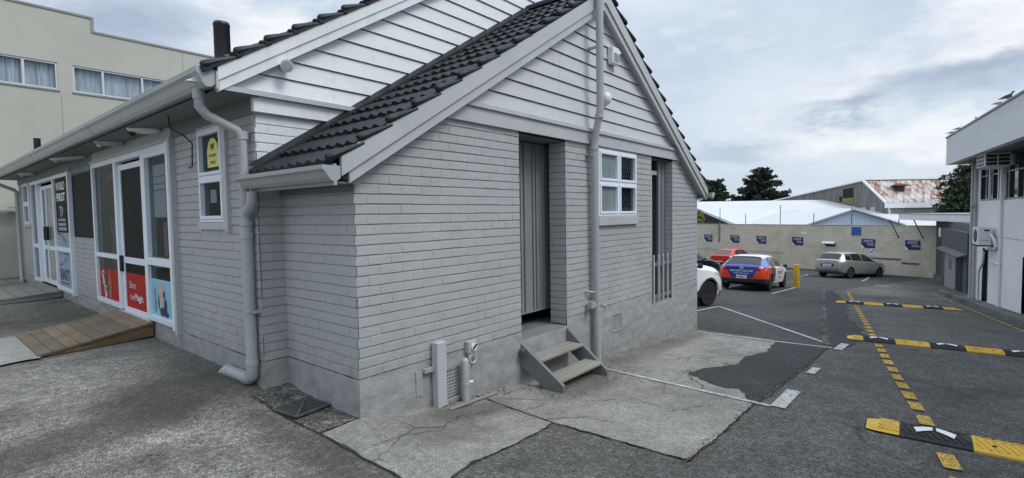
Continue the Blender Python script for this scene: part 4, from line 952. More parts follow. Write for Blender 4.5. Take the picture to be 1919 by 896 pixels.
# ---- the front doorway (recess), floor and panelled back
dw = MB(); dw.box(2.165, 3.115, .002, .24, .12, .235)
dwo = dw.build('doorway', pm('grey_floor_paint', (.24, .245, .25), .45, .15, 2, dirt=.4, dcol=(.14, .14, .13)), shop, label='deep open doorway at the top of the wooden step')
b = MB(); b.box(1.95, 3.60, .36, .40, .41, 2.60)
for x in (2.30, 2.42, 2.62, 2.70, 2.88, 2.95, 3.10): b.box(x, x+.026, .338, .359, .41, 2.60)
b.box(1.95, 3.60, .345, .359, .41, .44)
b.build('ribbed_panel', 'doorgrey', dwo)
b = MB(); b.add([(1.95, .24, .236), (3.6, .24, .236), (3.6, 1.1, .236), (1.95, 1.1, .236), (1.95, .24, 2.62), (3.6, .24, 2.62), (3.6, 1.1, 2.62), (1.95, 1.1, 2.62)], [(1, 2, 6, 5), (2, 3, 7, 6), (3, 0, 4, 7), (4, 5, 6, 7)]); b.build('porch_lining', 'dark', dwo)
b = MB(); b.box(2.0, 3.6, .24, 1.1, .10, .234); b.build('porch_floor', 'stringer', dwo)
mo = MB(); bk = MB(); bricks(bk, mo, 1, 3.115, -1, 0.0, .24, .235, 2.61, (), None, 31, .06); rv = bk.build('brick_reveal', 'brick', dwo); mo.build('mortar', 'mortar', dwo)
b = MB(); b.poly([(2.165, 0, .2), (2.165, .24, .2), (2.165, .24, 2.62), (2.165, 0, 2.62)]); b.build('left_reveal', 'brick', dwo)
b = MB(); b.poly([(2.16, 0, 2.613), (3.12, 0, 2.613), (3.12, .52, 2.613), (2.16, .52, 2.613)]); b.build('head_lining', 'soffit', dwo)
# ---- second doorway with its picket gate
b = MB(); b.box(6.30, 6.612, .13, .16, .1, 2.62); b.box(6.285, 6.31, .115, .129, .13, 2.6); b.box(6.44, 6.455, .115, .129, .13, 2.6)
d2o = b.build('side_doorway', 'doorgrey2', shop, label='narrow open doorway behind a low picket gate')
b = MB(); b.box(5.72, 6.612, .0, .8, .09, .126); b.build('doorway_floor', 'plinth', d2o)
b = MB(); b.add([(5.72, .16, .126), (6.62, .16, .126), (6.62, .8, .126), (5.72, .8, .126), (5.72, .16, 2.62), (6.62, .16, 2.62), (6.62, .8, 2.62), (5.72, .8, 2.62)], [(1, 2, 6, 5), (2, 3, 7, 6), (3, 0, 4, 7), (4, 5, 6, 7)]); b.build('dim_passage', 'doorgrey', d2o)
b = MB(); b.bbox(6.03, 6.075, .14, .20, .13, 2.35, .004); b.build('open_door', 'weatherg', d2o)
b = MB(); b.box(5.724, 6.28, .14, .2, 2.35, 2.42); b.build('door_head', 'trim', d2o)
mo = MB(); bk = MB(); bricks(bk, mo, 1, 6.612, -1, 0.0, .125, .14, 2.60, (), None, 33, .06); bk.build('brick_reveal', 'brick', d2o); mo.build('mortar', 'mortar', d2o)
b = MB(); b.poly([(5.72, 0, 2.606), (6.62, 0, 2.606), (6.62, .45, 2.606), (5.72, .45, 2.606)]); b.build('head_lining', 'soffit', d2o)
b = MB(); b.poly([(5.72, 0, .1), (5.72, .45, .1), (5.72, .45, 2.62), (5.72, 0, 2.62)]); b.build('left_reveal', 'brick', d2o)
g = MB()
for z in (.20, .76): g.bbox(5.73, 6.60, -.012, .02, z, z+.06, .004)
gt = g.build('picket_gate', 'stringer', d2o)
for i in range(5):
    p = MB(); x = 5.76+.195*i; p.prism([(x, -.034, .145), (x+.034, -.034, .145), (x+.034, -.034, .96), (x, -.034, .935)], (0, .02, 0)); fix_normals(p).build('picket', 'trim', gt)
# ---- air vents in the plinth
def vent(x0, x1, z0, z1, nx, nz):
    mb = MB(); bw = .012; y0, y1 = -.004, .03
    for i in range(nx+1): x = x0+(x1-x0)*i/nx; mb.box(x-bw/2, x+bw/2, y0, y1, z0, z1)
    for j in range(nz+1): z = z0+(z1-z0)*j/nz; mb.box(x0, x1, y0+.001, y1-.001, z-bw/2, z+bw/2)
    o = mb.build('air_vent', 'vent', shop)
    d = MB(); d.poly([(x0, .05, z0), (x1, .05, z0), (x1, .05, z1), (x0, .05, z1)]); d.build('vent_void', 'dark', o)
vent(.905, 1.14, -.10, .16, 7, 8); vent(4.355, 4.615, -.06, .15, 5, 7)
v = MB(); v.bbox(.895, 1.15, -.03, .0, -.16, -.115, .004); v.bbox(4.34, 4.63, -.022, .0, -.10, -.072, .004); v.build('vent_sill', 'plinth', shop)

# ================================================================== fittings and things by the shop
# security floodlight on the main gable
c = Vector((.045, 1.16, 3.13))
t = thing('floodlight', 'small white spotlight fixed to the upper weatherboards of the large gable', 'wall light', tuple(c))
b = MB(); b.cyl(c+Vector((0, 0, 0)), .035, .02, 12, (0, -1, 0)); b.tube([c+Vector((0, -.02, 0)), c+Vector((.01, -.07, .01))], .015, 8); b.build('bracket', 'lampbody', t)
b = MB(); a = Vector((-.5, -.6, -.25)).normalized(); b.lathe(c+Vector((.02, -.06, .01)), [(.03, 0), (.045, .03), (.06, .11)], a, 14); b.build('lamp_head', 'acw', t, smooth=40)
b = MB(); b.lathe(c+Vector((.02, -.06, .01))+a*.111, [(.052, 0), (.04, .004)], a, 14); b.build('lens', 'lampclear', t)
# soffit lights along the side eave
def soffit_light(x, y, dx, dy, L, lens, label):
    t = thing('soffit_light', label, 'outdoor light', (x, y, 2.79), 'oblong lights under the side eave')
    d = Vector((dx, dy, 0)).normalized(); s = Vector((-d.y, d.x, 0)); o = Vector((x, y, 2.79))
    b = MB(); pts = []
    prof = [(-.5, .03, .02), (-.42, .07, .05), (0, .085, .06), (.38, .07, .05), (.5, .03, .03)]
    rings = []
    for tt, w, h in prof:
        cc = o+d*tt*L; rings.append([cc-s*w, cc-s*w*.8+Vector((0, 0, -h*.7)), cc+Vector((0, 0, -h)), cc+s*w*.8+Vector((0, 0, -h*.7)), cc+s*w, cc+Vector((0, 0, .004))])
    vs = [v for r in rings for v in r]; fs = [(i*6+k, i*6+(k+1) % 6, (i+1)*6+(k+1) % 6, (i+1)*6+k) for i in range(4) for k in range(6)]+[(5, 4, 3, 2, 1, 0), tuple(24+k for k in range(6))]
    b.add(vs, fs); fix_normals(b).build('housing', 'acw' if lens else 'lampbody', t, smooth=40)
    b = MB(); b.box(*[v for p in ((x-.02, x+.02), (y-.02, y+.02), (2.785, 2.797)) for v in p]); b.build('bracket', 'lampbody', t)
    b = MB(); b.ball(o-d*L*.36+Vector((0, 0, -.045)), .045 if lens else .03, 10); b.build('lens', 'plastic' if lens else 'creamlamp', t, smooth=60)
soffit_light(-.42, 3.74, .9, -.5, .34, True, 'oblong white eave light with a dark round lens, nearest the corner downpipe')
soffit_light(-.42, 5.28, .9, -.5, .34, False, 'oblong grey eave light above the nearer shopfront door')
soffit_light(-.42, 7.9, .5, -1.3, .9, False, 'long grey eave light over the black panel between the shopfronts')
soffit_light(-.42, 12.2, .5, -1.3, .5, False, 'grey eave light above the far shopfront near the far end of the gutter')
# loose cable
b = MB(); pts = [(-.50, 2.62, 2.795), (-.50, 2.60, 2.66), (-.40, 2.50, 2.58), (-.33, 2.48, 2.50), (-.29, 2.62, 2.36), (-.27, 2.68, 2.28), (-.262, 2.83, 2.27)]
P = []
for i in range(len(pts)-1):
    for k in range(4): P.append(Vector(pts[i]).lerp(Vector(pts[i+1]), k/4))
o = b.tube(P+[Vector(pts[-1])], .007, 6).build('loose_cable', 'plastic', None, smooth=60); o['label'] = 'thin black cable dangling from the eave beside the narrow window'; o['category'] = 'cable'
# alarm box
t = thing('alarm_box', 'white louvred alarm siren box high on the front gable right of the vent stack', 'alarm', (4.28, -.03, 3.98))
b = MB(); b.bbox(4.20, 4.40, -.12, -.03, 3.82, 4.06, .012); b.build('case', 'acw', t)
b = MB()
for i in range(6): b.box(4.225, 4.375, -.124, -.119, 3.85+.022*i, 3.858+.022*i)
b.build('louvres', 'grille', t)
b = MB(); b.ball((4.41, -.1, 4.0), .035, 10); b.build('strobe', 'acw', t, smooth=60); b = MB(); b.tube([(4.3, -.06, 3.82), (4.31, -.06, 3.72)], .006, 6); b.build('cable', 'plastic', t)
# bulkhead lamp
t = thing('bulkhead_lamp', 'round cream bulkhead lamp beside the vent stack on the front gable', 'wall light', (4.05, -.04, 3.3))
b = MB(); b.cyl((4.05, -.03, 3.3), .10, .05, 18, (0, -1, 0)); b.build('base_ring', 'lampbody', t, smooth=40)
b = MB(); b.ball((4.05, -.09, 3.3), .092, 16, (1, .8, 1)); b.build('globe', 'creamlamp', t, smooth=80)
# wooden step
t = thing('wooden_steps', 'low wooden steps with grey stringers below the front doorway', 'steps', (2.65, -.3, gz(2.65, -.3)))
for x in (2.135, 3.10):
    zb = gz(x, -.55)-.02
    b = MB(); b.prism([(x, -.012, .20), (x, -.012, -.06), (x, -.40, zb), (x, -.60, zb), (x, -.60, zb+.10), (x, -.50, zb+.17)], (.045, 0, 0)); fix_normals(b).build('stringer', 'stringer', t)
for z, y in ((.035, -.27), (-.15, -.54)):
    for k in range(2):
        b = MB(); b.bbox(2.182, 3.098, y+.128*k, y+.128*k+.12, z-.036, z, .006); b.build('tread_board', 'tread', t)
b = MB(); b.box(2.09, 2.133, -.10, -.03, .06, .10); b.cyl((2.08, -.06, .12), .03, .05, 10, (1, 0, 0)); b.build('fixing_bracket', 'iron', t)
# grey timber post strapped to the plinth
t = thing('timber_post', 'short grey timber post standing against the plinth by the air vent', 'post', (.84, -.07, -.1))
b = MB(); b.bbox(.775, .895, -.105, -.02, -.13, .492, .006); b.build('post_board', 'trim', t)
b = MB(); b.box(.66, .775, -.06, -.012, .225, .262); b.box(.58, .66, -.026, -.012, .02, .25); b.build('strap', 'plinth', t); b = MB(); b.box(.895, .93, -.05, -.012, .225, .25); b.build('strap', 'plinth', t)
# pipe stub
t = thing('pipe_stub', 'short round capped grey pipe standing at the wall right of the air vent', 'pipe', (1.15, -.09, -.16))
b = MB(); b.lathe((1.15, -.09, -.18), [(.038, 0), (.038, .17), (.043, .171), (.043, .20), (.038, .201), (.038, .41), (.034, .43), (.02, .445), (.004, .45)], seg=16); b.build('stub', 'pipe', t, smooth=40)
b = MB(); b.cyl((1.18, -.115, .02), .014, .04, 8, (1, -.3, 0)); b.build('plug', 'acw', t)
# outdoor socket with its conduit
t = thing('outdoor_socket', 'small grey outdoor power socket on a conduit left of the wooden steps', 'power socket', (1.30, -.03, .34))
b = MB(); b.bbox(1.225, 1.345, -.075, -.008, .285, .41, .008); b.build('box', 'pipe', t)
b = MB(); b.cyl((1.295, -.076, .35), .042, .012, 14, (0, -1, 0)); b.build('cover', 'acw', t, smooth=40); b = MB(); b.bar((1.27, -.092, .33), (1.32, -.092, .37), .016, .012, (0, 1, 0)); b.build('switch', 'plastic', t)
b = MB(); b.tube([(1.30+.05*cos(a), -.055, .225+.05*sin(a)) for a in [pi*.6+i*pi*1.5/10 for i in range(11)]], .016, 8); b.build('hook', 'pipe', t, smooth=60)
b = MB(); b.tube([(1.25, -.045, .29), (1.25, -.045, -.17)], .015, 8); b.build('conduit', 'pipe', t, smooth=60)
o = MB(); o.prism([(x, y, gz(x, y)+.010) for x, y in ((.80, -.24), (1.62, -.12), (1.64, -.07), (.86, -.18))], (0, 0, .009)); o = fix_normals(o).build('loose_board', 'tread', None); o['label'] = 'thin flat board lying on the slab below the pipe stub'; o['category'] = 'board'
# drain grate
t = thing('drain_grate', 'square cast iron drain grate set in broken concrete at the wall corner', 'drain grate', (-.2, .58, gz(-.2, .58)))
b = MB(); z = gz(-.2, .58)+.012; cx, cy, h_ = -.205, .585, .165; ca, sa_ = cos(.12), sin(.12)
def gp_(u, v): return (cx+u*ca-v*sa_, cy+u*sa_+v*ca)
def gbar(a, b_, w, zz): p, q = gp_(*a), gp_(*b_); b.bar((*p, zz), (*q, zz), w, .014)
for s in (-1, 1): gbar((-h_, s*h_), (h_, s*h_), .02, z+.012); gbar((s*h_, -h_), (s*h_, h_), .02, z+.0121)
gbar((-h_, -h_), (h_, h_), .016, z+.0115)
for i in range(1, 9):
    k = -h_+2*h_*i/9; gbar((k, -h_), (k, k), .009, z+.010); gbar((-h_, k), (k, k), .009, z+.0105)
b.build('grate', 'iron', t)
b = MB(); b.poly([(*gp_(-h_, -h_), z-.002), (*gp_(h_, -h_), z-.002), (*gp_(h_, h_), z-.002), (*gp_(-h_, h_), z-.002)]); b.build('drain_hole', 'dark', t)
# timber ramps to the two shop doors
def ramp_thing(y0, y1, x0, mat, side, label, zt):
    t = thing('timber_ramp', label, 'ramp', (-.8, (y0+y1)/2, .1))
    n = 9; z1 = zt; xw = WX-.03; ze = gz(x0, y0)+.045
    for i in range(n):
        a, c = i/n, (i+1)/n-.006; xa, xb = xw+(x0-xw)*a, xw+(x0-xw)*c; za, zb = z1+(ze-z1)*a, z1+(ze-z1)*c; j = random.uniform(-.008, .008)
        b = MB(); b.hexa([(xb, y0+j, zb-.025), (xa, y0+j, za-.025), (xa, y1, za-.025), (xb, y1, zb-.025), (xb, y0+j, zb), (xa, y0+j, za), (xa, y1, za), (xb, y1, zb)]); b.build('deck_board', mat if mat != 'timber' else random.choice(('timber', 'timber2', 'timber3')), t)
    for yy in (y0+.02, y1-.06):
        b = MB(); b.prism([(xw, yy, z1-.027), (x0+.02, yy, ze-.029), (x0+.02, yy, gz(x0, yy)+.012), (xw-.3, yy, gz(xw-.3, yy)+.016), (xw, yy, gz(xw, yy)+.03)], (0, .04, 0)); fix_normals(b).build('side_board', side, t)
ramp_thing(4.30, 5.95, -1.42, 'timber', 'timberside', 'brown timber ramp rising to the nearer shopfront door', .338)
ramp_thing(10.05, 12.3, -2.3, 'greywood', 'greywood', 'grey weathered timber ramp at the far shopfront', .275)
a = MB(); drape(rough_edge([(-1.40, 4.22, .01), (-1.40, 6.0, .01), (-1.75, 6.1, .03), (-2.0, 5.2, .03), (-1.78, 4.2, .03)], .1, .02), .03, a)
struct(a, 'ramp_apron', 'apron')
# ================================================================== CREAM BUILDING behind
cb_ = thing('cream_building', 'two storey cream rendered building with curtained strip windows behind the shop', 'building', (0, 20, 0))
YC = 16.5
b = MB(); X0, X1 = -22, 11
WINS = [(-7.2, -4.7, 5.60, 6.40), (-3.9, -1.6, 5.60, 6.40), (-.9, .925, 5.60, 6.40), (1.27, 3.735, 5.60, 6.40), (4.3, 6.8, 5.6, 6.4)]
def wall_rects(mb, y, x0, x1, z0, z1, ops):
    xs = sorted({x0, x1, *[v for o in ops for v in o[:2]]}); zs = sorted({z0, z1, *[v for o in ops for v in o[2:]]})
    for xa, xb in zip(xs, xs[1:]):
        for za, zb in zip(zs, zs[1:]):
            if not any(o[0] < (xa+xb)/2 < o[1] and o[2] < (za+zb)/2 < o[3] for o in ops): mb.poly([(xa, y, za), (xb, y, za), (xb, y, zb), (xa, y, zb)])
wall_rects(b, YC, X0, X1, .10, 7.53, WINS); b.poly([(X0, YC, 7.53), (1.81, YC, 7.53), (1.81, YC, 7.97), (X0, YC, 8.02)])
b.poly([(X1, YC, -1), (X1, 30, -1), (X1, 30, 7.53), (X1, YC, 7.53)]); b.poly([(X0, YC, 7.9), (1.81, YC, 7.9), (1.81, 30, 7.9), (X0, 30, 7.9)]); b.poly([(1.81, YC, 7.4), (X1, YC, 7.4), (X1, 30, 7.4), (1.81, 30, 7.4)])
b.poly([(1.81, YC, 7.4), (1.81, 30, 7.4), (1.81, 30, 7.95), (1.81, YC, 7.95)]); b.poly([(X0, YC, -1), (X0, 30, -1), (X0, 30, 8), (X0, YC, 8)])
for (x0, x1, z0, z1) in WINS:
    b.add([(x0, YC, z0), (x1, YC, z0), (x1, YC, z1), (x0, YC, z1), (x0, YC+.14, z0), (x1, YC+.14, z0), (x1, YC+.14, z1), (x0, YC+.14, z1)], [(0, 1, 5, 4), (1, 2, 6, 5), (2, 3, 7, 6), (3, 0, 4, 7)])
b.build('wall', 'cream', cb_)
b = MB(); b.box(X0, X1, YC-.012, YC+.2, -.6, .07); b.build('dark_base', 'capgrey', cb_); b = MB(); b.box(X0, X1, YC-.016, YC, .072, .115); b.build('base_line', 'trimw', cb_)
b = MB(); b.prism([(X0, YC-.03, 8.02), (1.84, YC-.03, 7.97), (1.84, YC-.03, 7.55), (X1, YC-.03, 7.55), (X1, YC-.03, 7.49), (1.77, YC-.03, 7.49), (1.77, YC-.03, 7.91), (X0, YC-.03, 7.96)], (0, .3, 0)); fix_normals(b).build('parapet_cap', 'capgrey', cb_)
b = MB()
for x in (.98, 4.25, 7.5, -4.3): b.box(x-.008, x+.008, YC-.004, YC, .12, 5.45 if x < 2 else 7.45)
b.build('control_joint', 'capgrey', cb_)
for wi, (x0, x1, z0, z1) in enumerate(WINS):
    f = MB(); y0, y1 = YC+.03, YC+.09
    for a in ((x0, x1, z1-.05, z1), (x0, x1, z0, z0+.05), (x0, x0+.05, z0+.05, z1-.05), (x1-.05, x1, z0+.05, z1-.05)): f.box(a[0], a[1], y0, y1, a[2], a[3])
    ms = [x0+(x1-x0)*k for k in ((.3, .72) if x1-x0 > 2 else (.59,))]
    for m_ in ms: f.box(m_-.03, m_+.03, y0+.002, y1-.002, z0+.05, z1-.05)
    w = f.build('window', 'alu', cb_)
    q = MB(); q.poly([(x0+.05, YC+.06, z0+.05), (x1-.05, YC+.06, z0+.05), (x1-.05, YC+.06, z1-.05), (x0+.05, YC+.06, z1-.05)]); q.build('pane', 'glassc', w)
    q = MB(); n = 90; rng = random.Random(wi)
    q.v = [Vector((x0+(x1-x0)*i/n, YC+.22+.035*sin(i*1.4+sin(i*.37)*2)+rng.uniform(-.008, .008), z)) for z in (z0-.1, z1+.1) for i in range(n+1)]
    q.f = [(i, i+1, n+2+i, n+1+i) for i in range(n)]; q.build('curtain', 'curtain', w, smooth=60)
    q = MB(); q.poly([(x0-.1, YC+.6, z0-.2), (x1+.1, YC+.6, z0-.2), (x1+.1, YC+.6, z1+.2), (x0-.1, YC+.6, z1+.2)]); q.build('dark_room', 'dark', w)
    q = MB(); q.box(x0-.03, x1+.03, YC-.03, YC+.03, z0-.05, z0-.002); q.build('sill', 'capgrey', w)
t = thing('wall_lamp', 'small grey lamp on the cream wall beside the shop far downpipe', 'wall light', (-.25, 16.45, 2.05))
b = MB(); b.box(-.30, -.12, 16.42, 16.5, 2.0, 2.12); b.build('bracket', 'capgrey', t); b = MB(); b.hexa([(-.62, 16.22, 2.03), (-.14, 16.22, 1.97), (-.14, 16.44, 1.97), (-.62, 16.44, 2.03), (-.62, 16.24, 2.08), (-.14, 16.24, 2.08), (-.14, 16.42, 2.08), (-.62, 16.42, 2.08)]); b.build('lamp_head', 'lampbody', t)

# ================================================================== BUILDING ON THE RIGHT
WO = Vector((20.9, -4.95, 0)); E1 = Vector((.9907, .1357, 0)); E2 = Vector((-.1357, .9907, 0))
def rb(s, o, z): return WO+E1*s+E2*o+Vector((0, 0, z))
def rbox(mb, s0, s1, o0, o1, z0, z1):
    return mb.hexa([rb(s0, o0, z0), rb(s1, o0, z0), rb(s1, o1, z0), rb(s0, o1, z0), rb(s0, o0, z1), rb(s1, o0, z1), rb(s1, o1, z1), rb(s0, o1, z1)])
R = thing('flat_roofed_building', 'pale grey flat roofed building with a deep fascia and dark strip windows', 'building', tuple(rb(-8, -5, 0)))
b = MB(); S0, S1 = -26, .9
def rq(mb, s0, s1, o, z0, z1): mb.poly([rb(s1, o, z0), rb(s0, o, z0), rb(s0, o, z1), rb(s1, o, z1)])
DR = [(-.95, -.25, 0.35), (-5.6, -4.32, .36)]
rq(b, S0, S1, 0, .80, 1.90); rq(b, S0, -5.6, 0, -3, .78); rq(b, -4.32, -.95, 0, -3, .78); rq(b, -.25, S1, 0, -3, .78); rq(b, -.95, -.25, 0, .35, .78); rq(b, -5.6, -4.32, 0, .36, .78)
rq(b, S0, S1, -.02, .775, .805)
b.poly([rb(S1, 0, -3), rb(S1, 0, 3.2), rb(S1, -10, 3.2), rb(S1, -10, -3)]); b.poly([rb(S0, 0, -3), rb(S0, -10, -3), rb(S0, -10, 3.2), rb(S0, 0, 3.2)]); b.poly([rb(S0, -10, -3), rb(S1, -10, -3), rb(S1, -10, 3.2), rb(S0, -10, 3.2)])
rbox(b, .25, .90, -.3, -.001, 1.9, 3.25)
b.build('wall', 'rbwall', R)
b = MB(); rbox(b, S0-.5, 1.43, .55, .75, 3.25, 4.22); rbox(b, 1.25, 1.432, -10, .549, 3.25, 4.22); b.build('fascia', 'rbfascia', R)
b = MB(); rbox(b, S0-.5, 1.25, -10, .549, 3.26, 3.30); rbox(b, S0-.5, 1.25, -10, .549, 4.0, 4.05); b.build('soffit', 'soffit', R)
b = MB(); rbox(b, S0-.5, 1.46, .53, .78, 4.222, 4.27); b.build('fascia_cap', 'capgrey', R)
# strip windows
b = MB(); rbox(b, S0, .25, -.08, -.001, 1.90, 1.96); rbox(b, S0, .25, -.08, -.001, 3.18, 3.25); rbox(b, S0, .25, -.081, -.002, 2.70, 2.74)
for s in (.21, -.55, -1.25, -2.05, -2.95, -3.75, -4.6, -5.5, -6.4, -7.4, -8.4, -9.4): rbox(b, s-.035, s+.035, -.075, .006, 1.96, 3.18)
wn = b.build('strip_window', 'rbdark', R)
b = MB(); rq(b, S0, .2, -.05, 1.96, 3.18); b.build('pane', 'carglass', wn)
b = MB(); rbox(b, -2.5, -2.1, -.04, .02, 1.9, 3.25); b.build('window_post', 'rbwall', R)
for s in (-.95+.02, -1.95): 
    b = MB(); rbox(b, s-.03, s+.03, -.02, .03, 1.92, 2.9); b.build('mullion_reflection_bar', 'upvc', R)  # white bars: frame uprights, and window reflections drawn as solid white strips
b = MB(); rbox(b, -1.8, -.98, -.3, -.25, 2.0, 2.35); b.build('pale_reflection_blind', 'trim', R)
for s0, s1, zt, m_ in ((-.95, -.25, .35, 'brown'), (-5.6, -4.32, .36, 'dark')):
    b = MB(); rq(b, s0, s1, -.12, -2.6, zt); b.build('door', pm('dull_brown_door', (.12, .10, .09), .6, .1) if m_ == 'brown' else 'rbdark', R)
# pipes on that wall
b = MB(); b.tube([rb(.83, .09, 3.26), rb(.83, .09, -1.75)], .06, 10); b.tube([rb(.6, .06, 3.2), rb(.6, .06, -1.7)], .045, 8); b.tube([rb(.80, .1, 1.75), rb(.45, .16, 1.77)], .05, 8); b.build('corner_downpipe', 'pipe', R, smooth=50)
b = MB(); b.tube([rb(-2.44, .05, 2.85), rb(-2.44, .05, -1.45)], .035, 8); b.tube([rb(-2.44, .05, -.02), rb(-1.4, .05, .02)], .03, 8); b.build('wall_pipe', 'rbwall', R, smooth=50)
b = MB(); b.tube([rb(-.95, .12, .25), rb(-.80, .1, -.1), rb(-.35, .08, -.35), rb(-.2, .08, -.5), rb(-.2, .08, -1.55)], .032, 8); b.build('condensate_pipe', 'rbwall', R, smooth=50)
# air conditioners
t = thing('window_air_conditioner', 'white louvred air conditioner projecting from the strip windows of the flat roofed building', 'air conditioner', tuple(rb(-2.6, .3, 2.9)))
b = MB(); rbox(b, -3.0, -2.05, -.2, .55, 2.88, 3.25); b.build('case', 'acw', t)
b = MB()
for z in (2.905, 3.015, 3.125): 
    for o0, o1 in ((.02, .25), (.29, .52)): rbox(b, -3.012, -3.0, o0, o1, z, z+.085)
    rbox(b, -2.9, -2.15, .551, .56, z, z+.085)
b.build('grille', 'grille', t)
b = MB(); rbox(b, -2.95, -2.9, .0, .5, 2.83, 2.878); rbox(b, -2.15, -2.1, .0, .5, 2.83, 2.878); b.build('bracket', 'rbwall', t)
t = thing('wall_condenser', 'boxy white condenser unit bracketed low on the wall near the building corner', 'air conditioner', tuple(rb(-1.6, .25, .75)))
b = MB(); rbox(b, -1.80, -1.08, .12, .42, .52, 1.07); b.build('case', 'acw', t)
b = MB(); c = rb(-1.45, .425, .80); b.lathe(c, [(.21, 0), (.19, .01)], E2, 18); b.build('fan_grille', 'grille', t)
b = MB(); rbox(b, -1.806, -1.80, .16, .28, .95, 1.0); rbox(b, -1.806, -1.80, .16, .38, .66, .67); b.build('side_panel', 'grille', t)
b = MB(); rbox(b, -1.75, -1.70, 0, .45, .47, .518); rbox(b, -1.2, -1.15, 0, .45, .47, .518); b.build('bracket', 'iron', t)
b = MB(); b.tube([rb(-1.82, .14, .85), rb(-1.95, .10, .75), rb(-2.05, .06, .5), rb(-1.9, .05, .40), rb(-.95, .05, .35)], .04, 8); b.build('insulated_pipe', 'rbwall', t, smooth=60)

# ================================================================== BACK WALL of the car park
BW = Vector((38.05, -1.17, 0)); WD = Vector((.3, .954, 0)); WN = Vector((-.954, .3, 0))     # WN faces the car park
def bw(s, o, z): return BW+WD*s+WN*o+Vector((0, 0, z))
def bbx(mb, s0, s1, o0, o1, z0, z1): return mb.hexa([bw(s0, o0, z0), bw(s1, o0, z0), bw(s1, o1, z0), bw(s0, o1, z0), bw(s0, o0, z1), bw(s1, o0, z1), bw(s1, o1, z1), bw(s0, o1, z1)])
b = MB(); bbx(b, -3.0, 26, -.2, 0, -3.1, .60); t = b.build('block_wall', 'block', None); t['label'] = 'long beige painted block wall at the back of the car park'; t['category'] = 'wall'
b = MB(); bbx(b, -3.0, 26, -.22, .025, .602, .64); b.build('wall_cap', pm('wall_cap_paint', (.36, .345, .29), .85, .1, 1), t)
b = MB(); bbx(b, 11.7, 11.9, 0, .004, -.9, .6); b.build('damp_stain', pm('damp_stain', (.20, .19, .155), .9, .3, 4), t)
b = MB(); bbx(b, 8.75, 26, .0, .012, -1.52, -1.48); bbx(b, 6.41, 8.75, 0, .012, -1.52, -1.47); b.build('wall_ledge', 'capgrey', t)
b = MB(); bbx(b, -1.06, .95, .0, .06, -1.52, -1.46); b.build('wall_rail', 'iron', t); b = MB(); bbx(b, -2.0, -1.12, .0, .06, -1.74, -1.67); b.build('wall_rail', 'iron', t)
def sign(s, label, fold=False, z0=-.86, z1=-.27, w=.78):
    t = thing('parking_sign', label, 'sign', tuple(bw(s, 0, z0)), 'blue parking signs along the back wall')
    u = -WD; n = .03
    if not fold:
        b = MB(); b.prism([bw(s+w/2, .008, z1), bw(s-w/2, .008, z1-.012), bw(s-w/2, .008, z0), bw(s+w/2-.20, .008, z0), bw(s+w/2, .008, z0+.22)], WN*.02); fix_normals(b).build('panel', 'signblue', t)
        b = MB(); b.prism([bw(s+w/2, .008, z0+.21), bw(s+w/2-.19, .008, z0), bw(s+w/2, .008, z0-.01)], WN*.018); fix_normals(b).build('white_corner', 'posterw', t)
        b = MB(); o = bw(s+w/2-.18, .031, z1-.15)
        wordbars(b, bw(s+w/2-.16, .031, z1-.13), u, V, .52, .062, int(s*7)); wordbars(b, bw(s+w/2-.10, .031, z1-.215), u, V, .58, .045, int(s*9)); b.build('lettering_heading', 'posterw', t); b = MB(); wordbars(b, bw(s+w/2-.34, .031, z1-.34), u, V, .40, .05, int(s*5)); b.build('lettering', 'posterw', t); b = MB(); wordbars(b, bw(s+w/2-.36, .031, z1-.42), u, V, .40, .042, int(s*3))
        b.build('lettering', 'posterw', t)
    else:
        b = MB(); b.prism([bw(s+w/2, .008, z1-.25), bw(s-w/2, .008, z1-.25), bw(s-w/2, .008, z0), bw(s+w/2-.20, .008, z0), bw(s+w/2, .008, z0+.22)], WN*.02); fix_normals(b).build('panel', 'signblue', t)
        b = MB(); b.prism([bw(s+w/2, .008, z0+.21), bw(s+w/2-.19, .008, z0), bw(s+w/2, .008, z0-.01)], WN*.018); fix_normals(b).build('white_corner', 'posterw', t)
        b = MB(); a = [bw(s+w/2, .03, z1-.25), bw(s-w/2, .03, z1-.25), bw(s-w/2-.03, .26, z1-.40), bw(s+w/2+.04, .26, z1-.38)]; b.prism(a, (0, 0, .012)); fix_normals(b).build('folded_flap', 'posterw', t)
for s, l in ((12.85, 'dark blue parking sign next to the shop corner, above the black car'), (10.37, 'dark blue parking sign right above the red hatchback'), (8.1, 'dark blue parking sign just right of the red hatchback'), (5.32, 'dark blue parking sign under the pale square on the wall'), (.75, 'flat dark blue parking sign over a small white notice'), (-1.67, 'dark blue parking sign below the two rusty stays, nearest the annex')): sign(s, l)
sign(3.15, 'dark blue parking sign folded over with its white back showing', True)
b = MB(); bbx(b, 1.18, 1.76, .004, .03, -.04, .50); o = b.build('blue_panel', 'bluepanel', None); o['label'] = 'plain bright blue square panel at the top of the back wall'; o['category'] = 'panel'
t = thing('wall_notice', 'small white torn notice under a blue parking sign', 'notice', tuple(bw(.5, 0, -1.1)))
b = MB(); b.prism([bw(.68, .004, -1.32), bw(.36, .004, -1.34), bw(.36, .004, -.9), bw(.60, .004, -.9)], WN*.01); fix_normals(b).build('sheet', 'hiviz', t)
b = MB(); b.prism([bw(.66, .015, -1.14), bw(.42, .015, -.95), bw(.40, .015, -1.0), bw(.64, .015, -1.19)], WN*.003); b.prism([bw(.60, .015, -1.26), bw(.44, .015, -1.22), bw(.44, .015, -1.26)], WN*.003); fix_normals(b).build('print', 'navy', t)
b = MB(); bbx(b, 4.72, 5.06, .003, .015, -.05, .09); o = b.build('pale_plate', 'posterw', None); o['label'] = 'small pale plate on the back wall above a parking sign'; o['category'] = 'plate'
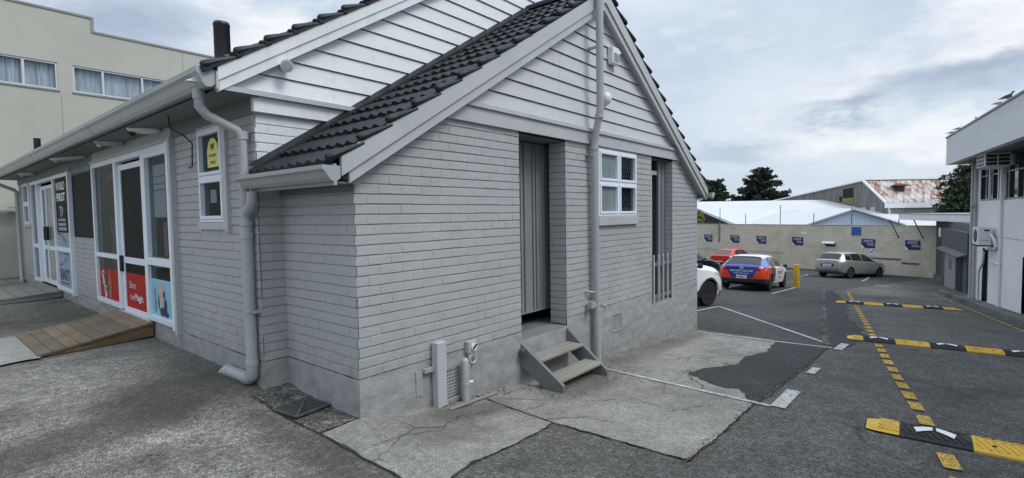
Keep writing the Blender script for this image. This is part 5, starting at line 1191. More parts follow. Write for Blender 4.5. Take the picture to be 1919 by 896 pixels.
for i, (s, z1, l) in enumerate(((11.81, 1.96, 'thin wire post on the wall top near the shop corner'), (9.5, 1.41, 'short wire post on the wall top above the red hatchback'), (6.69, 2.07, 'tallest wire post on the wall top in front of the white roof'), (4.26, 1.44, 'short wire post on the wall top left of the pale blue gable'), (1.81, 1.85, 'wire post on the wall top in front of the pale blue gable'), (-.88, 1.0, 'stubby wire post on the wall top at the canopy end'))):
    t = thing('fence_post', l, 'post', tuple(bw(s, -.1, .6)), 'electric fence posts on the back wall')
    b = MB(); b.tube([bw(s, -.1, .64), bw(s, -.1, z1)], .022, 6); b.build('rod', 'galv', t)
    b = MB(); z = .75
    while z < z1: b.cyl(bw(s, -.1, z), .040, .05, 8); z += .16
    b.build('insulator', 'plastic', t)

# ================================================================== ANNEX and canopy at the end of the drive
AX = thing('annex', 'low dark annex with a white canopy beside the flat roofed building', 'building', tuple(AT(1760, 520, 30)))
b = MB()
A0, A1 = AT(1684, 403, 33.5), AT(1832, 400, 23.5)
u = (A1-A0); u.z = 0; u.normalize(); nb = Vector((u.y, -u.x, 0)); nb = nb if nb.x > 0 else -nb
zt = 1.34
def cpt(p, z): return Vector((p.x, p.y, z))
P = [cpt(A0, 0), cpt(A1, 0), cpt(A1, 0)+nb*5, cpt(A0, 0)+nb*3]
b.hexa([p+Vector((0, 0, zt-.36)) for p in P]+[p+Vector((0, 0, zt)) for p in P]); b.build('canopy', 'trimw', AX)
b = MB(); b.hexa([p+Vector((0, 0, zt+.003))-nb*0.03 for p in P]+[p+Vector((0, 0, zt+.035))-nb*.03 for p in P]); b.build('canopy_edge', 'capgrey', AX)
b = MB(); B0, B1 = bw(-3.0, .3, 0), rb(1.2, -.8, 0)
def aw(t_, o, z): p = B0.lerp(B1, t_); d = (B1-B0).normalized(); n = Vector((d.y, -d.x, 0)); n = n if n.x < 0 else -n; return cpt(p+n*o, z)
def abox(mb, t0, t1, o0, o1, z0, z1): return mb.hexa([aw(t0, o0, z0), aw(t1, o0, z0), aw(t1, o1, z0), aw(t0, o1, z0), aw(t0, o0, z1), aw(t1, o0, z1), aw(t1, o1, z1), aw(t0, o1, z1)])
abox(b, -.05, 1.02, -3, 0, -3, zt-.37)
for i in range(24): abox(b, -.04+i*.012, -.034+i*.012, 0, .03, -2.3, zt-.4)
b.build('wall', pm('dark_green_cladding', (.10, .115, .105), .7, .15, 2), AX)
b = MB(); abox(b, -.05, .25, 0, .12, -3, -2.25); b.build('footing', 'kerb', AX)
b = MB(); abox(b, .27, .72, 0, .30, -3, .62); b.build('grey_porch_wall', pm('dark_grey_boards', (.075, .078, .08), .7, .1), AX)  # boards in one even dark grey
b = MB(); abox(b, .36, .56, .301, .34, -2.45, -.40); dr_ = b.build('door', pm('pale_grey_door', (.27, .27, .28), .5, .1), AX)
b = MB()
for i in range(4): abox(b, .44, .50, .341, .348, -1.25+.13*i, -1.17+.13*i)
b.build('louvre', 'darkred', dr_)
b = MB(); abox(b, .57, .66, .301, .32, -2.45, -.45); b.build('dark_opening', 'dark', AX)
b = MB(); b.hexa([aw(.30, .31, -.38), aw(.72, .31, -.38), aw(.72, .62, -.44), aw(.30, .62, -.44), aw(.30, .31, -.28), aw(.72, .31, -.28), aw(.72, .62, -.40), aw(.30, .62, -.40)]); b.build('door_hood', pm('dark_hood', (.10, .10, .10), .7, .1), AX)  # hood in a single dark grey tone
b = MB(); abox(b, .22, .25, .31, .36, .15, .62); b.build('meter_box', 'trimw', AX)
for s in (-.95, -2.2):
    b = MB(); b.tube([bw(s, .03, -.15), bw(s+.32, .55, 1.0)], .03, 6); b.build('rusty_stay', 'iron', AX)

# ================================================================== FAR BUILDINGS (yard beyond the wall)
FW = Vector((FWD.x, FWD.y, 0)).normalized(); RW = Vector((FW.y, -FW.x, 0))
def FR(lat, d, z): p = EYE+FW*d+RW*lat; return Vector((p.x, p.y, z))
t = thing('white_roofed_warehouse', 'long low warehouse with a broad white sheet roof behind the block wall', 'warehouse', tuple(FR(30, 60, -3)))
b = MB(); L0, L1 = 22.0, 42.0; zR, zE, dR, dE = 2.97, -.2, 66, 46.5
b.hexa([FR(L0, dE, zE-.12), FR(L1, dE, zE-.12), FR(L1, dR, zR-.12), FR(L0, dR, zR-.12), FR(L0, dE, zE), FR(L1, dE, zE), FR(L1, dR, zR), FR(L0, dR, zR)])
for i in range(21):
    l = L0+(L1-L0)*i/20
    b.hexa([FR(l, dE, zE), FR(l+.06, dE, zE), FR(l+.06, dR, zR), FR(l, dR, zR), FR(l, dE, zE+.012), FR(l+.06, dE, zE+.012), FR(l+.06, dR, zR+.012), FR(l, dR, zR+.012)])
b.build('roof', 'roofw', t)
b = MB(); b.hexa([FR(L0, dR, zR-.12), FR(L1, dR, zR-.12), FR(L1, 86, zE), FR(L0, 86, zE), FR(L0, dR, zR), FR(L1, dR, zR), FR(L1, 86, zE+.12), FR(L0, 86, zE+.12)]); b.build('rear_roof', 'roofw', t)
b = MB(); b.prism([FR(L0+.15, dE+.3, -3.2), FR(L0+.15, 85, -3.2), FR(L0+.15, 85, zE), FR(L0+.15, dR, zR-.14), FR(L0+.15, dE+.3, zE-.1)], RW*(L1-L0-.3)); fix_normals(b).build('wall', 'blackwall', t)
b = MB(); b.hexa([FR(L0-.04, dE, zE-.2), FR(L0+.04, dE, zE-.2), FR(L0+.04, dR, zR-.2), FR(L0-.04, dR, zR-.2), FR(L0-.04, dE, zE+.06), FR(L0+.04, dE, zE+.06), FR(L0+.04, dR, zR+.06), FR(L0-.04, dR, zR+.06)]); b.build('verge_flashing', 'trimw', t)
t = thing('pale_blue_shed', 'pale blue clad shed with a low gable just behind the block wall', 'shed', tuple(FR(29, 43, -3)))
a_, d0, d1 = 28.0, 42.0, 52.0; zA, zB, hw = 1.66, .42, 3.95
b = MB(); b.prism([FR(a_-hw, d0, -3), FR(a_+hw, d0, -3), FR(a_+hw, d0, zB), FR(a_, d0, zA), FR(a_-hw, d0, zB)], FW*10)
fix_normals(b).build('wall', 'lightblue', t)
b = MB()
for i in range(26): x = a_-hw+.15+i*.3; b.poly([FR(x, d0-.01, -3), FR(x+.03, d0-.01, -3), FR(x+.03, d0-.01, zB+(zA-zB)*(1-abs(x-a_)/hw)), FR(x, d0-.01, zB+(zA-zB)*(1-abs(x-a_)/hw))])
b.build('cladding_rib', pm('pale_blue_rib', (.36, .44, .56), .5, .05), t)
for sg in (-1, 1):
    b = MB(); b.hexa([FR(a_, d0-.25, zA), FR(a_+sg*(hw+.3), d0-.25, zB-.1), FR(a_+sg*(hw+.3), d1, zB-.1), FR(a_, d1, zA), FR(a_, d0-.25, zA+.1), FR(a_+sg*(hw+.3), d0-.25, zB), FR(a_+sg*(hw+.3), d1, zB), FR(a_, d1, zA+.1)]); fix_normals(b).build('roof', 'roofw', t)
t = thing('timber_warehouse', 'old grey board warehouse with a rusty sheet roof and an open loft hatch', 'warehouse', tuple(FR(45, 60, -3)))
c0, dE, dA, dL = 40.3, 55.0, 58.4, 80.0; zE, zA, zL = 2.52, 4.93, 3.0
hat = (60.2, 61.9, 3.05, 4.28)
b = MB(); b.poly([FR(c0, dE, -3), FR(c0, dE, zE), FR(c0, dA, zA), FR(c0, dL, zL), FR(c0, dL, -3)][::-1])
n_ = 70
for i in range(n_):
    d = dE+(dL-dE)*i/n_; z = zE+(zA-zE)*(d-dE)/(dA-dE) if d < dA else zA+(zL-zA)*(d-dA)/(dL-dA)
    b.box(0, 0, 0, 0, 0, 0) if False else b.poly([FR(c0-.03, d, -3), FR(c0-.03, d+.30, -3), FR(c0-.03, d+.30, z-.05), FR(c0-.03, d, z-.05)][::-1])
b.build('wall', 'oldwood', t)
b = MB(); b.poly([FR(c0-.06, hat[0], hat[2]), FR(c0-.06, hat[1]+.2, hat[2]), FR(c0-.06, hat[1]+.2, hat[3]-.15), FR(c0-.06, hat[0], hat[3]-.0)][::-1]); h_ = b.build('loft_hatch', 'dark', t)
b = MB(); b.poly([FR(c0-.07, hat[0], hat[2]-.75), FR(c0-.07, hat[1]+.3, hat[2]-.75), FR(c0-.07, hat[1]+.3, hat[2]), FR(c0-.07, hat[0], hat[2])][::-1]); b.build('hatch_flap', pm('ochre_board', (.22, .17, .08), .8, .3, 2), t)
b = MB(); b.poly([FR(c0-.07, hat[1]+.3, hat[2]-.4), FR(c0-.07, hat[1]+.9, hat[2]-.4), FR(c0-.07, hat[1]+.9, hat[2]+.2), FR(c0-.07, hat[1]+.3, hat[2]+.2)][::-1]); b.build('hatch_gap', 'dark', t)
b = MB(); LR = 66; b.hexa([FR(c0-.15, dE-.25, zE-.22), FR(LR, dE-.25, zE-.22), FR(LR, dA, zA-.06), FR(c0-.15, dA, zA-.06), FR(c0-.15, dE-.25, zE-.14), FR(LR, dE-.25, zE-.14), FR(LR, dA, zA+.02), FR(c0-.15, dA, zA+.02)]); b.build('rusty_roof', 'rust', t)
b = MB()
for i in range(36): l = c0+i*.75; b.hexa([FR(l, dE-.25, zE-.14), FR(l+.05, dE-.25, zE-.14), FR(l+.05, dA, zA+.02), FR(l, dA, zA+.02), FR(l, dE-.25, zE-.10), FR(l+.05, dE-.25, zE-.10), FR(l+.05, dA, zA+.06), FR(l, dA, zA+.06)])
b.build('roof_ribs', 'rust', t)
b = MB(); b.hexa([FR(c0-.2, dA, zA), FR(LR, dA, zA), FR(LR, dL, zL), FR(c0-.2, dL, zL), FR(c0-.2, dA, zA+.07), FR(LR, dA, zA+.07), FR(LR, dL, zL+.07), FR(c0-.2, dL, zL+.07)]); b.build('rear_roof', pm('grey_roof_sheet', (.35, .35, .34), .6, .15, .5), t)
b = MB(); b.bar(FR(c0-.2, dE-.3, zE-.2), FR(c0-.2, dA+.05, zA+.06), .18, .2); b.bar(FR(c0-.2, dA+.05, zA+.03), FR(c0-.2, dL, zL+.03), .16, .16); b.bar(FR(c0-.2, dA, zA+.1), FR(LR, dA, zA+.1), .3, .08); b.build('barge_flashing', 'trimw', t)
b = MB(); b.hexa([FR(c0-.3, dE-.5, zE-.75), FR(LR, dE-.5, zE-.75), FR(LR, dE-.2, zE-.75), FR(c0-.3, dE-.2, zE-.75), FR(c0-.3, dE-.5, zE-.2), FR(LR, dE-.5, zE-.2), FR(LR, dE-.2, zE-.2), FR(c0-.3, dE-.2, zE-.2)]); b.build('gutter_fascia', 'trimw', t)
b = MB(); b.hexa([FR(c0, dE, -3), FR(LR, dE, -3), FR(LR, dE+.2, -3), FR(c0, dE+.2, -3), FR(c0, dE, zE-.75), FR(LR, dE, zE-.75), FR(LR, dE+.2, zE-.75), FR(c0, dE+.2, zE-.75)])
for i in range(60): l = c0+.1+i*.42; b.hexa([FR(l, dE-.05, -3), FR(l+.16, dE-.05, -3), FR(l+.16, dE, -3), FR(l, dE, -3), FR(l, dE-.05, zE-.8), FR(l+.16, dE-.05, zE-.8), FR(l+.16, dE, zE-.8), FR(l, dE, zE-.8)])
b.build('side_wall', 'greenclad', t)
b = MB(); b.tube([FR(c0+.1, dE-.25, zE-.5), FR(c0+.25, dE-.2, zE-1.1), FR(c0+.1, dE-.15, -2.5)], .09, 8); b.build('downpipe', 'trimw', t)
k = .52; b = MB(); vx, vd = 43.1, dE+(dA-dE)*k; vz = zE+(zA-zE)*k
b.lathe(FR(vx, vd, vz-.2), [(.42, 0), (.42, .55)], seg=14); v_ = b.build('roof_vent', 'grille', t, smooth=40); b = MB(); b.lathe(FR(vx, vd, vz+.36), [(.40, 0), (.80, .05), (.85, .12), (.55, .28), (.1, .36)], seg=14); b.build('vent_cowl', pm('deep_rust', (.17, .035, .02), .7, .3, 3), v_, smooth=40)
for d in (56.5, 58.0):
    b = MB(); b.poly([FR(c0-.07, d, 1.0), FR(c0-.07, d+.8, 1.0), FR(c0-.07, d+.8, 1.9), FR(c0-.07, d, 1.9)][::-1]); b.build('small_window', 'trim', t)
t = thing('distant_white_shed', 'small distant white roof beneath the dark tree', 'shed', tuple(FR(45, 95, -3)))
b = MB(); b.hexa([FR(45.5, 92, 2.0), FR(53.5, 92, 2.0), FR(53.5, 100, 4.35), FR(47, 100, 4.35), FR(45.5, 92, 2.15), FR(53.5, 92, 2.15), FR(53.5, 100, 4.5), FR(47, 100, 4.5)]); b.build('roof', 'roofw', t)
b = MB(); b.hexa([FR(46, 92.5, -3), FR(53, 92.5, -3), FR(53, 100, -3), FR(46, 100, -3), FR(46, 92.5, 2.1), FR(53, 92.5, 2.1), FR(53, 100, 4.3), FR(46, 100, 4.3)]); b.build('wall', 'greenclad', t)

# ================================================================== TREES
def leaf(mb, c, s, rng):
    a = Vector((rng.gauss(0, 1), rng.gauss(0, 1), rng.gauss(0, .6))).normalized(); b_ = a.cross(Vector((rng.gauss(0, 1), rng.gauss(0, 1), rng.gauss(0, 1)))).normalized()
    a *= s*rng.uniform(.6, 1.2); b_ *= s*rng.uniform(.3, .6)
    n = len(mb.v); mb.v += [c-a, c+b_, c+a, c-b_]; mb.f.append((n, n+1, n+2, n+3))
def conifer(base_, H, W, label, seed, tiers=17, dens=1.0, lean=0, top=.08, ls=.3):
    rng = random.Random(seed); t = thing('conifer_tree', label, 'tree', tuple(base_))
    B = Vector(base_); b = MB(); b.tube([B, B+Vector((lean*.5, 0, H*.5)), B+Vector((lean, 0, H*.96))], [H*.028, H*.018, H*.004], 8)
    cr = MB()
    for i in range(tiers):
        f = (i+.3)/tiers; z = H*(.12+.86*f); n = rng.randint(5, 8)
        rad = W/2*(1-f)**.72*(.92 if f > .12 else .7)+W*.5*top
        for k in range(n):
            a = 2*pi*k/n+rng.uniform(-.5, .5)+i; L = rad*rng.uniform(.55, 1.12); d = Vector((cos(a), sin(a), rng.uniform(-.05, .30)))
            p0 = B+Vector((lean*f, 0, z)); p1 = p0+d*L+Vector((0, 0, rng.uniform(-.03, .06)*H*.3))
            b.tube([p0, p1], [H*.006, H*.002], 4, False)
            m = int(26*dens*(.4+L/W*2))
            for _ in range(m):
                u = rng.uniform(.15, 1.04)**.8; p = p0.lerp(p1, u); sp = .11*L*(1.25-u)+.10*H/10
                leaf(cr, p+Vector((rng.gauss(0, sp), rng.gauss(0, sp), rng.gauss(0, sp*.55)+.02*H*rng.random())), ls*rng.uniform(.7, 1.3), rng)
    b.build('trunk', 'bark', t, smooth=60); cr.build('crown', 'leaf_dark', t); return t
def GZ(p): return Vector((p.x, p.y, gz(p.x, p.y)))
conifer(GZ(AT(1426, 400, 92)), 12.3, 12.0, 'broad dark conifer with a ragged top left of the timber warehouse', 11, 20, 4.2, top=.14, ls=.30)
conifer(GZ(AT(1338, 400, 86)), 9.8, 8.6, 'dark conifer peeping out behind the shop roof edge', 12, 17, 4.5, top=.22, ls=.30)
conifer(GZ(AT(1386, 400, 96)), 7.4, 7.5, 'low dark conifer filling the gap between two taller ones', 13, 13, 4, top=.25, ls=.30)
conifer(GZ(AT(1462, 400, 97)), 8.0, 7.0, 'shorter dark conifer on the right flank of the broad one', 14, 13, 4, top=.25, ls=.30)
def broadleaf(base_, blobs, label, seed, ls, mat, cat='tree', name='leafy_tree', n0=420):
    rng = random.Random(seed); t = thing(name, label, cat, tuple(base_)); B = Vector(base_)
    b = MB(); cr = MB(); top = max(c.z for c, r in blobs)
    hub = B+Vector((0, 0, (top-B.z)*.45)); b.tube([B, B.lerp(hub, .5)+Vector((.1, 0, 0)), hub], [.25, .18, .13], 8)
    for c, r in blobs:
        b.tube([hub, hub.lerp(c, .6)+Vector((0, 0, .2)), c], [.1, .06, .02], 5, False)
        for k in range(int(22*r*r)+6):           # leaf clumps
            d = Vector((rng.gauss(0, 1), rng.gauss(0, 1), rng.gauss(0, .75))).normalized()*r*rng.uniform(.45, 1.05); cc = c+d; cr_ = r*rng.uniform(.16, .30)
            for _ in range(int(n0/14)): leaf(cr, cc+Vector((rng.gauss(0, cr_*.6), rng.gauss(0, cr_*.6), rng.gauss(0, cr_*.4))), ls*rng.uniform(.6, 1.3), rng)
    b.build('trunk', 'bark', t, smooth=60); cr.build('crown', mat, t); return t
D = 42
broadleaf(GZ(AT(1800, 420, D)), [(AT(1795, 350, D), 1.3), (AT(1816, 368, D+.5), 1.5), (AT(1780, 384, D-.5), 1.15), (AT(1835, 340, D), 1.4), (AT(1800, 385, D-.5), 1.2), (AT(1825, 315, D), .9), (AT(1800, 325, D), .55), (AT(1850, 380, D), 1.6)], 'dense green tree between the rusty roof and the flat roofed building', 5, .13, 'leaf_dark2', n0=900)
D = 45.5
broadleaf(GZ(AT(1312, 420, D)), [(AT(1312, 404, D), .45), (AT(1309, 414, D), .45), (AT(1303, 399, D), .45)], 'yellow green shrub showing over the wall beside the shop corner', 6, .10, 'leaf_yel', 'shrub', 'garden_shrub', 500)
# ================================================================== CARS
def pchip(tab):
    xs = [p[0] for p in tab]; ys = [p[1] for p in tab]; n = len(xs)
    d = [(ys[i+1]-ys[i])/(xs[i+1]-xs[i]) for i in range(n-1)]
    m = [d[0]]+[0 if d[i-1]*d[i] <= 0 else 2*d[i-1]*d[i]/(d[i-1]+d[i]) for i in range(1, n-1)]+[d[-1]]
    def f(x):
        if x <= xs[0]: return ys[0]
        if x >= xs[-1]: return ys[-1]
        i = max(k for k in range(n-1) if xs[k] <= x); h = xs[i+1]-xs[i]; t = (x-xs[i])/h
        return (2*t**3-3*t*t+1)*ys[i]+(t**3-2*t*t+t)*h*m[i]+(-2*t**3+3*t*t)*ys[i+1]+(t**3-t*t)*h*m[i+1]
    return f
def carspec(L, H, W, kind):
    k = H/1.45; w = W/2; s = L/4.4
    X = lambda t: [(x*s, y) for x, y in t]
    if kind == 'wagon':
        top = [(0, .98), (.06, 1.02), (.42, 1.38), (.6, 1.43), (1.4, 1.47), (2.2, 1.44), (2.7, 1.34), (3.35, 1.0), (3.9, .90), (4.25, .76), (4.4, .58)]
    elif kind == 'suv':
        top = [(0, .98), (.06, 1.02), (.55, 1.36), (.85, 1.43), (1.5, 1.46), (2.2, 1.43), (2.65, 1.30), (3.2, 1.04), (3.85, .95), (4.22, .82), (4.4, .62)]
    else:
        top = [(0, .97), (.07, 1.02), (.62, 1.33), (.88, 1.40), (1.6, 1.45), (2.3, 1.42), (2.75, 1.31), (3.35, .99), (3.9, .88), (4.25, .74), (4.4, .58)]
    f = dict(top=pchip([(x, z*k) for x, z in X(top)]),
             belt=pchip([(x, z*k) for x, z in X([(0, .92), (.5, .99), (1.2, .96), (2.6, .92), (3.3, .91), (3.9, .82), (4.4, .54)])]),
             low=pchip([(x, z*k) for x, z in X([(0, .36), (.25, .27), (.6, .2), (3.8, .2), (4.15, .22), (4.4, .30)])]),
             wb=pchip([(x, y*w) for x, y in X([(0, .76), (.05, .86), (.16, .93), (.4, .985), (.9, 1), (3.5, 1), (3.95, .95), (4.22, .84), (4.4, .62)])]),
             wr=pchip([(x, y*w) for x, y in X([(0, .60), (.1, .66), (.55, .65), (.9, .67), (2.3, .68), (2.8, .72), (3.4, .80), (4.1, .76), (4.4, .5)])]))
    def sec(x):
        lo, be, tp, wb, wr = (f[q](x) for q in ('low', 'belt', 'top', 'wb', 'wr'))
        tp = max(tp, be+.025); g = tp-be; wr = wr if g > .2 else wb*.9+(wr-wb*.9)*g/.2
        return [(0, lo), (.80*wb, lo), (.955*wb, lo+.08), (.99*wb, lo+(be-lo)*.3), (wb, lo+(be-lo)*.6), (.975*wb, be-.04), (.94*wb, be), (.94*wb*.45+wr*.55, be+g*.55), (wr, tp-min(.07, g*.22)), (wr*.86, tp-min(.022, g*.08)), (wr*.45, tp-.002), (0, tp)]
    return f, sec, L
def P_on(sec, x, t, off=0):
    def q(x, t):
        s = sec(x); i = min(int(t), len(s)-2); r = t-i; return Vector((x, s[i][0]+(s[i+1][0]-s[i][0])*r, s[i][1]+(s[i+1][1]-s[i][1])*r))
    p = q(x, t)
    if x < 0: return q(0, t)+Vector((x, 0, 0))+Vector((0, off*.5, 0))
    if off:
        a = q(x+.02, t)-q(max(0, x-.02), t); b = q(x, min(10.99, t+.05))-q(x, max(0, t-.05)); n = b.cross(a)
        if n.y < 0 and n.z < 0 or n.y < -.001: n = -n
        if n.length > 1e-9: n.normalize(); p = p+n*off
    return p
def make_car(name, label, cat, L, H, W, kind, paint, parts, wheel_r=.315, group=None, rim='rim'):
    t = thing(name, label, cat, (0, 0, 0), group)
    f, sec, L = carspec(L, H, W, kind)
    xs = [0, .03, .07, .13, .22, .34, .46, .58, .72, .9]+[.9+(L-1.5)*i/16 for i in range(1, 17)]+[L-.45, L-.3, L-.18, L-.08, L-.02, L]
    b = MB(); rings = []
    for x in xs:
        s = sec(x); r = [(x, y, z) for y, z in s]+[(x, -y, z) for y, z in reversed(s[1:-1])]
        rings.append(r)
    m = len(rings[0]); vs = [v for r in rings for v in r]
    fs = [(i*m+k, (i+1)*m+k, (i+1)*m+(k+1) % m, i*m+(k+1) % m) for i in range(len(xs)-1) for k in range(m)]
    fs += [tuple(range(m)), tuple((len(xs)-1)*m+k for k in reversed(range(m)))]
    b.add(vs, fs); b = fix_normals(b)
    body = b.build('body', paint, t)
    # wheel wells cut out of the body
    wx = (L*.185, L*.795); wy = W/2
    cut = MB()
    for x in wx:
        for s in (-1, 1): cut.cyl((x, s*(wy+.1), wheel_r-.01), wheel_r*1.17, .42, 24, (0, -s, 0))
    cut = fix_normals(cut); co = cut.build('cutter', 'plastic', None)
    md = body.modifiers.new('wells', 'BOOLEAN'); md.object = co; md.operation = 'DIFFERENCE'; md.solver = 'EXACT'
    try: md.material_mode = 'TRANSFER'
    except Exception: pass
    bpy.context.view_layer.update()
    me = bpy.data.meshes.new_from_object(body.evaluated_get(bpy.context.evaluated_depsgraph_get()))
    body.modifiers.clear(); old = body.data; body.data = me; bpy.data.objects.remove(co); bpy.data.meshes.remove(old)
    for p in me.polygons: p.use_smooth = True
    me.set_sharp_from_angle(angle=radians(32))
    for x in wx:
        for s in (-1, 1):
            y0 = s*(wy-.015)
            w = MB(); R_ = wheel_r; w.lathe((x, y0-s*.20, R_), [(R_*.62, 0), (R_*.95, .01), (R_, .04), (R_, .16), (R_*.95, .195), (R_*.66, .20), (R_*.655, .15)], (0, s, 0), 22, False); wo = w.build('wheel', 'tyre', t, smooth=40)
            w = MB(); w.lathe((x, y0-s*.06, R_), [(R_*.66, .0), (R_*.63, .055), (R_*.60, .02), (R_*.1, .0)], (0, s, 0), 22, False)
            w.build('rim_barrel', 'rimd', wo, smooth=40)
            w = MB()
            for k in range(5):
                a = 2*pi*k/5+.3; d = Vector((cos(a), 0, sin(a))); c = Vector((x, y0-s*.012, R_)); w.bar(c+d*.02, c+d*R_*.63, .05, .02, (0, 1, 0))
            w.cyl((x, y0-s*.03, R_), .05, .03, 12, (0, s, 0)); w.build('rim', rim, wo)
    def patch(nm, mat, x0, x1, t0, t1, off=.006, sides=(1, -1), nx=8, nt=4, label=None):
        """x0, x1: numbers or functions of t"""
        for s in sides:
            q = MB(); g = []
            for j in range(nt+1):
                tt = t0+(t1-t0)*j/nt; a = x0(tt) if callable(x0) else x0; c = x1(tt) if callable(x1) else x1
                g.append([P_on(sec, a+(c-a)*i/nx, tt, off) for i in range(nx+1)])
            for j in range(nt):
                for i in range(nx): q.add([Vector((p.x, p.y*s, p.z)) for p in (g[j][i], g[j][i+1], g[j+1][i+1], g[j+1][i])], [(0, 1, 2, 3) if s < 0 else (3, 2, 1, 0)])
            q.build(nm, mat, t, smooth=50)
    def across(nm, mat, xf, t0=8.2, off=.006):
        """a screen that runs over the full width between two x positions"""
        x0, x1 = xf; q = MB(); T = [t0+(11-t0)*j/6 for j in range(7)]; n = 8
        rows = [[P_on(sec, x0+(x1-x0)*i/n, tt, off) for tt in T]+[Vector((p.x, -p.y, p.z)) for p in [P_on(sec, x0+(x1-x0)*i/n, tt, off) for tt in reversed(T[:-1])]] for i in range(n+1)]
        for i in range(n):
            for j in range(len(rows[0])-1): q.add([rows[i][j], rows[i][j+1], rows[i+1][j+1], rows[i+1][j]], [(0, 1, 2, 3)])
        q.build(nm, mat, t, smooth=50)
    def rear(nm, mat, pts, d=.012, x=0):
        q = MB(); q.prism([(x+.004, y, z) for y, z in pts], (-d, 0, 0)); fix_normals(q).build(nm, mat, t)
    def rlett(nm, mat, s, y, z, w, h, bold=.02, d=.019):
        q = MB(); text(q, s, (-d, y, z), (0, -1, 0), (0, 0, 1), w=w, h=h, bold=bold); q.build(nm, mat, t)
    k = H/1.45; sc = L/4.4
    def sw(xa0, xa1, xb0, xb1, nm='side_window'): patch(nm, 'carglass', lambda tt: xa0+(xa1-xa0)*(tt-6.15)/1.7, lambda tt: xb0+(xb1-xb0)*(tt-6.15)/1.7, 6.15, 7.85, .006)
    side = dict(hatch=((.75, .95, 1.62, 1.66), (1.72, 1.74, 3.02, 2.48)), wagon=((.42, .62, .92, .95), (.98, 1.0, 1.85, 1.88), (1.93, 1.95, 3.08, 2.45)), suv=((.55, .72, .9, .92), (.98, 1.0, 1.82, 1.85), (1.9, 1.93, 2.9, 2.42)))[kind]
    for a in side: sw(*[v*sc for v in a])
    rw = dict(hatch=(.14, .60), wagon=(.085, .40), suv=(.09, .53))[kind]
    across('rear_window', 'carglassl' if 'palewin' in parts else 'carglass', (rw[0]*sc, rw[1]*sc), 7.9)
    across('windscreen', 'carglass', (2.72*sc, 3.26*sc), 8.1)
    for s in (1, -1):
        q = MB(); q.ball((2.98*sc, s*(W/2+.07), .98*k), .10, 10, (.6, .9, .72)); q.build('mirror', paint if 'blackmirror' not in parts else 'plastic', t, smooth=60)
        q = MB(); q.bar((2.98*sc, s*(W/2-.06), .93*k), (2.98*sc, s*(W/2+.04), .95*k), .06, .03); q.build('mirror_arm', 'plastic', t)
        for x in (1.25*sc, 2.2*sc):
            q = MB(); p = P_on(sec, x, 5.2, .012); q.bbox(x-.1, x+.1, min(s*p.y, s*(p.y+.02)), max(s*p.y, s*(p.y+.02)), p.z-.015, p.z+.015, .005); q.build('door_handle', paint, t)
    patch('headlight', 'lampclear', (L-.62), (L-.16), 4.9, 5.9, .008)
    q = MB(); z = f['low'](L-.03)
    q.bbox(L-.10, L+.012, -W*.28, W*.28, z+.08, z+.30, .01); q.build('grille', 'plastic', t)
    ctx = dict(patch=patch, across=across, rear=rear, rlett=rlett, sec=sec, f=f, k=k, sc=sc, W=W, L=L, H=H)
    return t, ctx
def place(t, x, y, heading, dz=0, pitch=True):
    """heading: direction the nose points to (x, y)"""
    h = Vector((heading[0], heading[1], 0)).normalized()
    n = Vector((-(gz(x+.5, y)-gz(x-.5, y)), -(gz(x, y+.5)-gz(x, y-.5)), 1)).normalized()
    fx = (h-n*h.dot(n)).normalized(); fy = n.cross(fx)
    t.location = (x, y, gz(x, y)+.014+dz); t.rotation_mode = 'QUATERNION'
    t.rotation_quaternion = Matrix((fx, fy, n)).transposed().to_quaternion()
def rear_common(c, bumper=None, lamp='lampred', ybump=(.30, .46)):
    pass
# --- wrapped hatchback
t, c = make_car('hatchback_car', 'hatchback wrapped in orange and blue with a white roof, parked beside the yellow bollard', 'car', 4.46, 1.40, 1.80, 'hatch', 'wrap', ('blackmirror',), .32)
R_ = c['rear']
c['across']('roof_spoiler', 'plastic', (.60, .74), 8.6, .012)
c['patch']('tail_lamp', 'lampred', .05, .34, 5.2, 5.95, .012, nx=20)
c['rear']('tail_lamp', 'lampred', [(.66, .80), (.64, .87), (.46, .83), (.48, .79)], .012); c['rear']('tail_lamp', 'lampred', [(-.48, .79), (-.46, .83), (-.64, .87), (-.66, .80)], .012)
R_('number_plate', 'plate', [(.19, .475), (.19, .60), (-.19, .60), (-.19, .475)], .022)
c['rlett']('plate_lettering', 'plastic', 'PAM621', .165, .50, .33, .075, .02, .0215)
q = MB(); wordbars(q, (-.012, .42, .735), (0, -1, 0), (0, 0, 1), .40, .065, 3); wordbars(q, (-.012, -.02, .735), (0, -1, 0), (0, 0, 1), .42, .065, 4); wordbars(q, (-.012, .30, .655), (0, -1, 0), (0, 0, 1), .6, .035, 5); q.build('tailgate_lettering', 'plate', t)
q = MB(); cc = Vector((-.013, 0, .875)); q.tube([cc+Vector((0, .065*cos(a), .05*sin(a))) for a in [2*pi*i/16 for i in range(17)]], .008, 6, False)
q.tube([cc+Vector((0, .055, .015)), cc+Vector((0, .02, .012)), cc+Vector((0, 0, -.02)), cc+Vector((0, -.02, .012)), cc+Vector((0, -.055, .015))], .007, 5); q.build('emblem', 'plate', t)
q = MB(); s = -1
for i, (h_, w_) in enumerate(((.16, .9), (.06, .7))): wordbars(q, (2.0, -.905, .62-.14*i), (1, 0, 0), (0, 0, 1), w_, h_*.8, 20+i)
q.build('door_lettering', 'plastic', t)
place(t, 18.35, 2.0, (1, .02))
